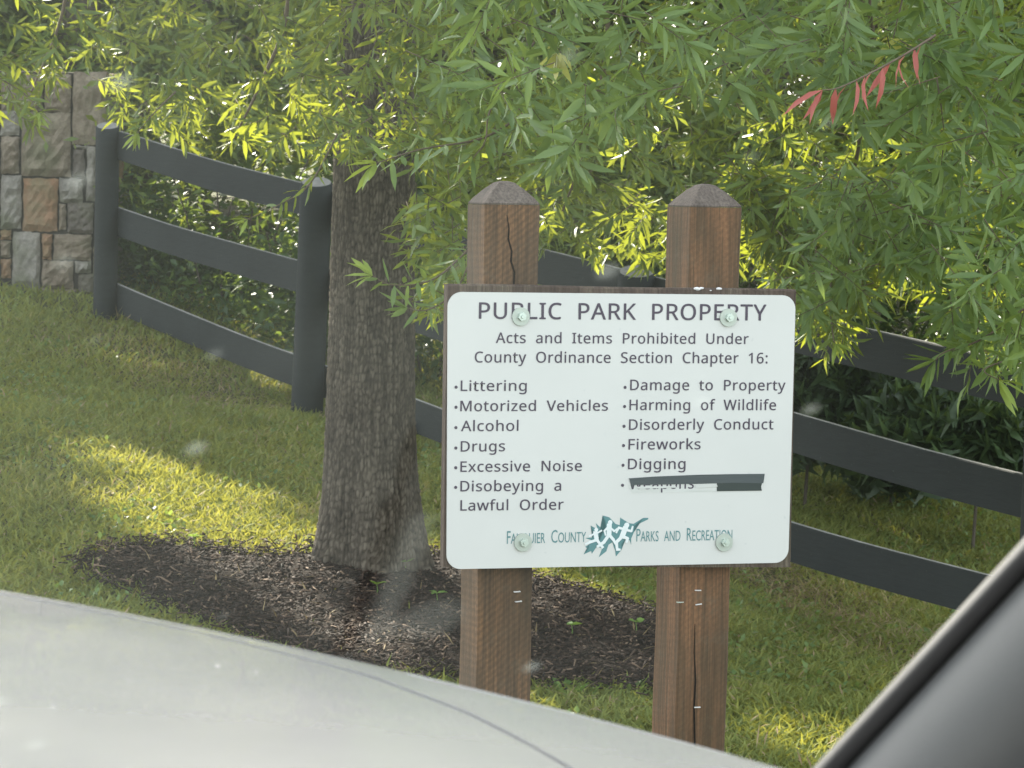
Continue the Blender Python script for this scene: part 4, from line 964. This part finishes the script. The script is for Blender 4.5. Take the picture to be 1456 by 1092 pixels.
# cedar-like feathery shrubs
def cedar(label, cx_, cy_, D, rx, rz_, n):
    p = P(cx_, cy_, D); a = Acc(); c = rand_dirs(n) * (.35 + .65 * rng.random((n, 1))) * np.array((rx, .35, rz_)) + np.array(p)
    d = rand_dirs(n) * np.array((1, .6, .5)) + np.array([0, 0, -.35]); d = norm(d); gg = ground(c[:, 0], c[:, 1]); k = c[:, 2] > gg; c = c[k]; d = d[k]; m = len(c)
    K = 14; t = np.linspace(.05, 1, K); pos = (c[:, None] + d[:, None] * t[None, :, None] * .17); pos[..., 2] -= (t ** 2 * .03)
    ld = d[:, None] * .8 + rng.normal(size=(m, K, 3)) * .45; leaves_np(a, pos.reshape(-1, 3), ld.reshape(-1, 3), rand_dirs(m * K), .034, .16, .1, None, 0)
    gzv = gz(p.x, p.y); st = [([(p.x, p.y, gzv - .05), (p.x + .02, p.y, p.z), (p.x - .03, p.y, p.z + rz_)], .008, .003)]
    return plant('juniper', label, 'shrub', (p.x, p.y, gzv), a, 'cedar_leaf', st, 'feathery junipers behind the right fence boards')
cedar('feathery juniper right beside the sign panel', 1150, 530, 14.6, .28, .28, 700)
cedar('wide feathery juniper above the middle board at the right edge', 1390, 590, 14.2, .45, .17, 1200)
cedar('small dark juniper between the top and middle board', 1270, 600, 15.2, .28, .2, 500)

# ------------------------------------------------------------------ lawn
def grass_batch(acc, x, y, h, lean=.5, w0=.0032, rtone=None):
    n = len(x); z = ground(x, y) - .004; b = np.c_[x, y, z]; a = rng.random(n) * 6.283
    s = np.c_[np.cos(a), np.sin(a), np.zeros(n)] * w0 * (0.7 + .6 * rng.random((n, 1))); l = rand_dirs(n) * lean; l[:, 2] = 1; l = norm(l)
    l2 = l.copy(); l2[:, :2] *= 2.2; l2 = norm(l2 * np.array([1, 1, .75])); h = h[:, None]
    v = np.stack([b - s, b + s, b + l * h * .55 + s * .8, b + l * h * .55 - s * .8, b + l * h * .55 + l2 * h * .5], 1).reshape(-1, 3)
    base_ = (np.arange(n) * 5)[:, None, None]; r = rng.random(n) if rtone is None else rtone
    acc.add(v, (base_ + np.array([[0, 1, 2, 3]])[None]).reshape(-1, 4), np.repeat(r, 5)); acc.f.setdefault(3, []).append((base_ + np.array([[3, 2, 4]])[None]).reshape(-1, 3) + acc.n - n * 5)
def lawn_pts(n, ylo, yhi):
    y = rng.uniform(ylo, yhi, n); hw = y * .155 + .45; x = (rng.random(n) * 2 - 1) * hw; return x, y
ga = Acc(); sa = Acc()
DRY = [(on_ground(1190, 878), .28), (on_ground(1270, 915), .33), (on_ground(200, 500), .5), (on_ground(300, 560), .35), (on_ground(1100, 830), .2)]
for n, lo, hi, hh in ((150000, 8.4, 12.5, .056), (120000, 12.5, 17.5, .06), (20000, 17.5, 20, .07)):
    x, y = lawn_pts(n, lo, hi); m = in_mulch(x + rng.normal(size=n) * .035, y + rng.normal(size=n) * .07); e = rng.random(len(x)) < .02; k = ~m | e; x, y = x[k], y[k]
    dry = np.zeros(len(x))
    for c, r in DRY: dry = np.maximum(dry, np.clip(1 - np.hypot(x - c.x, (y - c.y) * .45) / r, 0, 1))
    pt = vnoise(x * 1.7, y * 1.1, x * 0) ; k = rng.random(len(x)) > dry * .8; x, y, dry, pt = x[k], y[k], dry[k], pt[k]
    bad = (np.hypot(x - tc0.x, y - TD) < .2); x, y, pt = x[~bad], y[~bad], pt[~bad]
    h = hh * (.45 + .8 * rng.random(len(x))) * (.75 + .5 * vnoise(x * 4, y * 3, x * 0 + 4)); grass_batch(ga, x, y, h, 1.0, .0032 + .0001 * lo, np.clip(rng.random(len(x)) * .8 + (pt - .5) * .6, 0, 1) ** 1.2)
for n, lo, hi in ((90000, 6.5, 19), (40000, 5, 8.4)):
    y = rng.uniform(lo, hi, n); x = (rng.random(n) * 2 - 1) * (y * .33 + 1.8); k = ((abs(x) > y * .155 + .4) | (y < 8.4)) & ~in_mulch(x, y); x, y = x[k], y[k]
    grass_batch(ga, x, y, .06 * (.5 + .8 * rng.random(len(x))), 1.0, .0055)
tag(link('grass', ga.mesh('grass'), M['grass']), 'short rough lawn of mixed green blades sloping down from the pier', 'grass', kind='stuff')
# broader clover and weed leaves in the lawn
ca = Acc(); x, y = lawn_pts(16000, 8.4, 16.5); k = ~in_mulch(x, y) & (vnoise(x * 2.2, y * 2, x * 0 + 8) > .5); x, y = x[k], y[k]; n = len(x)
d = rand_dirs(n); d[:, 2] = .25 + abs(d[:, 2]) * .4; leaves_np(ca, np.c_[x, y, ground(x, y) + rng.random(n) * .03], d, np.tile([[0, 0, 1.0]], (n, 1)) + rng.normal(size=(n, 3)) * .3, .02 + .014 * rng.random(n), .014 + .008 * rng.random(n), .2, None, 0)
tag(link('clover', ca.mesh('clover'), M['near_leaf']), 'low clover and broad weed leaves scattered through the lawn', 'ground cover', kind='stuff')
# dry straw and fallen leaves
for c, r in DRY:
    n = 700; a_ = rng.random(n) * 6.28; q = r * np.sqrt(rng.random(n)) * 1.1; x = c.x + q * np.cos(a_); y = c.y + q * np.sin(a_) * 1.8; k = ~in_mulch(x, y); x, y = x[k], y[k]; n = len(x)
    d = rand_dirs(n); d[:, 2] = abs(d[:, 2]) * .25; ln = .03 + .05 * rng.random(n); leaves_np(sa, np.c_[x, y, ground(x, y) + .008 + .02 * rng.random(n)], d, np.tile([[0, 0, 1.0]], (n, 1)), ln, .005, .1, None, 0)
x, y = lawn_pts(5200, 8.4, 17); n = len(x); d = rand_dirs(n); d[:, 2] = abs(d[:, 2]) * .3; ln = .025 + .05 * rng.random(n)
leaves_np(sa, np.c_[x, y, ground(x, y) + .015 + .03 * rng.random(n)], d, np.tile([[0, 0, 1.0]], (n, 1)), ln, .004 + .004 * rng.random(n), .1, None, 0)
tag(link('dry_straw', sa.mesh('dry_straw'), M['straw']), 'dry straw bits and thatch lying in thin brown patches of the lawn', 'straw', kind='stuff')
# mulch chips
ma = Acc(); n = 42000; x = rng.uniform(mx_[:, 0].min() - .2, mx_[:, 0].max() + .2, n); y = rng.uniform(mx_[:, 1].min() - .2, mx_[:, 1].max() + .2, n); k = in_mulch(x + rng.normal(size=n) * .05, y + rng.normal(size=n) * .09); x, y = x[k], y[k]; n = len(x)
d = rand_dirs(n); d[:, 2] *= .35; d = norm(d); s = norm(np.cross(d, rand_dirs(n) * .5 + np.array([0, 0, 1]))); u = np.cross(d, s)
b = np.c_[x, y, ground(x, y) + .03 + .016 * rng.random(n)]; big = rng.random(n); L = (.005 + .024 * big ** 4)[:, None]; Wd = (.0012 + .0026 * rng.random(n))[:, None]; Td = .0018
c8 = [b + d * L * i + s * Wd * j * (.6 if i > 0 else 1) + u * Td * k for i in (-1, 1) for j in (-1, 1) for k in (-1, 1)]
v = np.stack(c8, 1).reshape(-1, 3); q = np.array([[0, 1, 3, 2], [4, 6, 7, 5], [0, 4, 5, 1], [2, 3, 7, 6], [0, 2, 6, 4], [1, 5, 7, 3]])
ma.add(v, (np.arange(n)[:, None, None] * 8 + q[None]).reshape(-1, 4), np.repeat(rng.random(n) ** 1.1, 8))
tag(link('bark_mulch', ma.mesh('bark_mulch'), M['chip']), 'dark shredded bark mulch spread around the oak trunk', 'mulch', kind='stuff')

# seedlings in the mulch
SD = [(575, 822, 'seedling at the right foot of the oak trunk'), (535, 858, 'seedling left in the mulch below the oak trunk'), (620, 869, 'seedling in the mulch close left of the left sign post'), (812, 913, 'seedling in the mulch between the sign posts'), (903, 911, 'seedling in the mulch close left of the right sign post'), (275, 785, 'leafy seedling at the sunlit far edge of the mulch')]
for px, py, lab in SD:
    p = on_ground(px, py + 6); p.z = gz(p.x, p.y) + .03; e = empty('seedling', p); tag(e, lab, 'seedling', 'seedlings sprouting in the mulch')
    v, f = tube_np([(0, 0, -.02), (.003, 0, .02), (0, .002, .04)], [.0016, .0014, .001], 5); link('stem', npmesh('stem', v, [f], np.full(len(v), .5)), M['seedling'], e)
    for k in range(4):
        a = Acc(); an = k * 1.7 + random.random(); leaves_np(a, np.array([[0, 0, .038]]), np.array([[cos(an), sin(an), .35]]), np.array([[-.2 * cos(an), -.2 * sin(an), 1]]) + rng.normal(size=(1, 3)) * .3, .034 * random.uniform(.8, 1.2), .02, .3, np.array([.6 + .3 * random.random()]), 1)
        link('leaf', a.mesh('leaf'), M['seedling'], e)
# broad weeds at the near edge of the mulch
for i, (px, py, lab) in enumerate(((885, 985, 'broad-leaved weed clump at the near mulch edge beside the right sign post'), (815, 990, 'pale green weed clump between the sign posts'), (655, 962, 'weed clump at the left sign post where it meets the bonnet line'))):
    p = on_ground(px, py); e = empty('weed', p); tag(e, lab, 'weed', 'weeds along the near mulch edge')
    for k in range(14):
        a = Acc(); an = k * 2.4; rr_ = .01 + .05 * random.random(); leaves_np(a, np.array([[rr_ * cos(an), rr_ * sin(an), .0]]), np.array([[cos(an) * .7, sin(an) * .7, .9]]), np.array([[-cos(an), -sin(an), .5]]), .055 * random.uniform(.7, 1.2), .03, .3, np.array([random.random()]), 1)
        link('leaf', a.mesh('leaf'), M['seedling'] if i == 1 else M['near_leaf'], e)

# ------------------------------------------------------------------ the car the picture is taken from
car = empty('car', (0, 0, gz(0, 0) + .03)); tag(car, 'white car seen from inside, its bonnet in front and grey pillar trim at the right', 'car')
CO = Vector(car.location)
def CW(u, r, z): return HDG * u + RGT * r + Vector((0, 0, CAM.z + z)) - CO
def cray(px, py):
    return RM @ Vector(((px - 728) / F, -(py - 546) / F, -1))
# silhouette of the fender edge measured along rays, kept at its real lateral place (r about 1.3)
edge = []
for px, py in ((-260, 792), (-60, 828), (0, 838), (140, 857), (280, 882), (420, 913), (560, 946), (700, 982), (840, 1016), (980, 1050), (1130, 1088), (1300, 1136)):
    d = cray(px, py); rr_ = 1.285; t = rr_ / (d.dot(RGT)); p = d * t; edge.append((p.dot(HDG), rr_, p.z))
edge.sort()
eu = np.array([e[0] for e in edge]); ez = np.array([e[2] for e in edge])
def ezf(u):
    if u > eu[-1]: return ez[-1] - .10 * (u - eu[-1]) ** 1.6 - (ez[-2] - ez[-1]) / (eu[-1] - eu[-2]) * 0 - .04 * (u - eu[-1])
    if u < eu[0]: return ez[0] + (ez[1] - ez[0]) / (eu[1] - eu[0]) * (u - eu[0]) * .6
    return float(np.interp(u, eu, ez))
_pf = np.polyfit(eu, ez, 3)
def ezs(u): 
    uc = min(max(u, eu[0]), eu[-1]); z = float(np.polyval(_pf, uc)); return z - (.03 * (u - eu[-1]) + .10 * (u - eu[-1]) ** 1.7 if u > eu[-1] else 0) + (.0 if u > eu[0] else 0)
def gapr(u):                                  # lateral place of the bonnet shut line
    return float(np.interp(u, [.9, 1.15, 1.295, 1.38, 1.45, 1.55, 1.7, 1.9, 3.2], [.98, 1.055, 1.105, 1.137, 1.163, 1.197, 1.232, 1.248, 1.25]))
def surf(u, r):
    c = 1.285 - r; up = .045 * (1 - math.exp(-max(c, 0) * 2.0)) 
    z = ezs(u) + up
    if r > 1.25: z -= .0
    return z
def sheet(us, rs_fn, name, closed_edge=None):
    bm = bmesh.new(); G = []
    for u in us:
        row = [bm.verts.new(CW(u, r, z)) for r, z in rs_fn(u)]; G.append(row)
    for a, b in zip(G, G[1:]):
        for k in range(len(a) - 1): bm.faces.new((a[k], a[k + 1], b[k + 1], b[k])).smooth = True
    bmesh.ops.recalc_face_normals(bm, faces=bm.faces[:])
    for e in bm.edges:
        if len(e.link_faces) == 2 and e.calc_face_angle() > .5: e.smooth = False
    return link(name, bm_mesh(name, bm), M['paint'], car)
us = np.linspace(1.02, 3.1, 60)
def hood_rows(u):
    g_ = gapr(u) - .002; rs = list(np.linspace(-.55, g_ - .012, 40)); out = [(r, surf(u, r)) for r in rs]
    out += [(g_, surf(u, g_)), (g_, surf(u, g_) - .008), (g_ - .001, surf(u, g_) - .03)]; return out
hood = sheet(us, hood_rows, 'bonnet')
def fender_rows(u):
    g_ = gapr(u) + .002; out = [(g_ + .001, surf(u, g_) - .03), (g_, surf(u, g_) - .008), (g_, surf(u, g_))]
    for r in np.linspace(g_ + .008, 1.262, 8): out.append((r, surf(u, r)))
    ze = surf(u, 1.262)
    for k in range(1, 9):
        a = k / 8 * pi / 2; out.append((1.262 + .045 * sin(a), ze - .045 * (1 - cos(a))))
    zl = out[-1][1]; out += [(1.315, zl - .1), (1.325, zl - .25), (1.32, zl - .42)]; return out
fender = sheet(us, fender_rows, 'fender')
# windscreen pillar: black seal band and curved grey trim, through the two measured silhouette points
a1 = cray(1160, 1092) * 1.70; a2 = cray(1456, 770); a2 = a2 * (1.565)
axd = (a1 - a2).normalized()                  # points down and forward
p0 = a2 - axd * .55; p1 = a1 + axd * .35
view = (a1 + a2).normalized(); side = view.cross(axd).normalized()
if (RM.transposed() @ side).y > 0: side = -side   # towards the lower right of the picture
back = axd.cross(side).normalized()
if back.dot(view) < 0: back = -back
def band(prof, name, mat, parent):
    bm = bmesh.new(); G = []
    for t in np.linspace(0, 1, 14):
        c = p0 + (p1 - p0) * t + side * (-.012 * 4 * t * (1 - t) * 0)
        G.append([bm.verts.new(c + side * s + back * b_ + CAM - CO) for s, b_ in prof])
    for a, b in zip(G, G[1:]):
        for k in range(len(a) - 1): bm.faces.new((a[k], a[k + 1], b[k + 1], b[k])).smooth = True
    bmesh.ops.recalc_face_normals(bm, faces=bm.faces[:]); return link(name, bm_mesh(name, bm), mat, parent)
trim = band([(.010, .012)] + [(.012 + .13 * t, .004 - .034 * sin(pi * t ** .75) + .12 * t ** 3) for t in np.linspace(0, 1, 26)], 'pillar_trim', M['trim'], car)
seal = band([(.0, .03), (-.001, .012), (.0005, .004), (.004, .0), (.009, .001), (.0125, .006), (.013, .02)], 'glass_seal', M['rubber'], car)
outer = band([(-.001, .034), (.02, .045), (.06, .06), (.12, .06), (.16, .03)], 'pillar_shell', M['paint'], car)
# windscreen: curved pane from the pillar across to the driver's side
bm = bmesh.new(); G = []
for t in np.linspace(0, 1, 16):
    q = p0 + (p1 - p0) * t + back * .018 + side * .004; row = []
    for k in range(20):
        r = k / 19; lat = -1.55 * r; bulge = .13 * sin(min(1, r * 1.02) * pi) ** .8; row.append(bm.verts.new(q + RGT * lat + HDG * bulge + Vector((0, 0, .02 * sin(pi * r))) + CAM - CO))
    G.append(row)
for a, b in zip(G, G[1:]):
    for k in range(19): bm.faces.new((a[k], a[k + 1], b[k + 1], b[k])).smooth = True
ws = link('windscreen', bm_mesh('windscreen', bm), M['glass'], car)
# roof, its lining and the front door below the window line
def slab(rows_, name, mat, th=.02):
    bm = bmesh.new(); G = [[bm.verts.new(CW(*q)) for q in row] for row in rows_]
    for a, b in zip(G, G[1:]):
        for k in range(len(a) - 1): bm.faces.new((a[k], a[k + 1], b[k + 1], b[k])).smooth = True
    bmesh.ops.recalc_face_normals(bm, faces=bm.faces[:]); bmesh.ops.solidify(bm, geom=bm.faces[:], thickness=th)
    return link(name, bm_mesh(name, bm), mat, car)
tu, tr_, tz = p0.dot(HDG), p0.dot(RGT), p0.z
slab([[(tu - .02 - 1.9 * a, tr_ - 1.62 * b, tz + .02 + .05 * sin(pi * b) + .04 * sin(pi * min(1, a * 1.2) * .9)) for b in np.linspace(-.02, 1, 9)] for a in np.linspace(0, 1, 8)], 'roof', M['paint'])
slab([[(1.15 - 1.3 * a, 1.24 - .02 * a - .05 * (1 - b) * 0, -.34 - .75 * (1 - b)) for b in np.linspace(0, 1, 5)] for a in np.linspace(0, 1, 8)], 'door', M['dash'])
# dashboard below the picture
bm = bmesh.new(); G = []
for t in np.linspace(0, 1, 12):
    r = 1.12 - 1.6 * t; G.append([bm.verts.new(CW(u, r, z)) for u, z in ((1.22, -.42), (1.0, -.44), (.8, -.46), (.72, -.5), (.7, -.62), (.74, -.8))])
for a, b in zip(G, G[1:]):
    for k in range(5): bm.faces.new((a[k], a[k + 1], b[k + 1], b[k])).smooth = True
link('dashboard', bm_mesh('dashboard', bm), M['dash'], car)
# marks on the glass: painted reflection streak and round smudge low on the pane
from mathutils.bvhtree import BVHTree
_bv = BVHTree.FromPolygons([v.co for v in ws.data.vertices], [tuple(p.vertices) for p in ws.data.polygons])
def on_glass(px, py):
    h = _bv.ray_cast(CAM - CO, cray(px, py).normalized()); return h[0]
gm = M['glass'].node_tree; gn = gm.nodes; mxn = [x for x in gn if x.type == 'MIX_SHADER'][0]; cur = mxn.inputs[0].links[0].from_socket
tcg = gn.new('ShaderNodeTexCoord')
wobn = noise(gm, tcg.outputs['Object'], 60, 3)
def glass_mark(a, b, r0, r1, amount, mode):
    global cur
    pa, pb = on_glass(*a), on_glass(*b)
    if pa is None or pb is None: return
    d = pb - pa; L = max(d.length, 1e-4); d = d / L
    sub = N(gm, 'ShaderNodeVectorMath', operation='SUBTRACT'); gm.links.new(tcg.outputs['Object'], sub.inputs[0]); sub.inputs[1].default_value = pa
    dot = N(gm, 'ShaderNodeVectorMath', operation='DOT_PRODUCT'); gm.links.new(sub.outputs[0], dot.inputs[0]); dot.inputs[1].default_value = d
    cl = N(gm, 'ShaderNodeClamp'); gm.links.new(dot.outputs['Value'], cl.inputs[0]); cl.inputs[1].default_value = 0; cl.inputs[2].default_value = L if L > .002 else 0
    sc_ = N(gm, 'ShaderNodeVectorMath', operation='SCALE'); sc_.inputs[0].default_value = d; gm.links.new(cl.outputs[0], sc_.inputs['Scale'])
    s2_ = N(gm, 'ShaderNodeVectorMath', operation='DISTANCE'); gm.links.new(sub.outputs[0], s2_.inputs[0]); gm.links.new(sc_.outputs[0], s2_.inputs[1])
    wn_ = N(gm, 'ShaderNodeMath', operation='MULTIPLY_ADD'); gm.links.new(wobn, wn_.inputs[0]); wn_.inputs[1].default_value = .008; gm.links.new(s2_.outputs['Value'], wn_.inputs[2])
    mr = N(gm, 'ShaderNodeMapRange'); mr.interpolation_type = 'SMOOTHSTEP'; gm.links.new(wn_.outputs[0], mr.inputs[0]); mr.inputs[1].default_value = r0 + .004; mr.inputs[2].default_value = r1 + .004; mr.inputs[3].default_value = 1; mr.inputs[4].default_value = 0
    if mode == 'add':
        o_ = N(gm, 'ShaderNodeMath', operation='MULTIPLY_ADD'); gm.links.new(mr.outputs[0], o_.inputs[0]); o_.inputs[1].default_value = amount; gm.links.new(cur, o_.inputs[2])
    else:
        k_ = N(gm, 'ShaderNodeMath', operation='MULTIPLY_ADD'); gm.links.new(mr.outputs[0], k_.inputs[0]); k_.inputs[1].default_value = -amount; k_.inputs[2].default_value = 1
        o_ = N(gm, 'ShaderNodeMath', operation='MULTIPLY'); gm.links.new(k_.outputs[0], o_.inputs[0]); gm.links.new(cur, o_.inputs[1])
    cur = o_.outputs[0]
glass_mark((612, 880), (613, 881), .008, .022, .012, 'add')
glass_mark((540, 900), (600, 740), .002, .010, .010, 'add')
glass_mark((490, 920), (560, 720), .001, .009, .95, 'mul')
glass_mark((560, 720), (590, 610), .001, .006, .8, 'mul')
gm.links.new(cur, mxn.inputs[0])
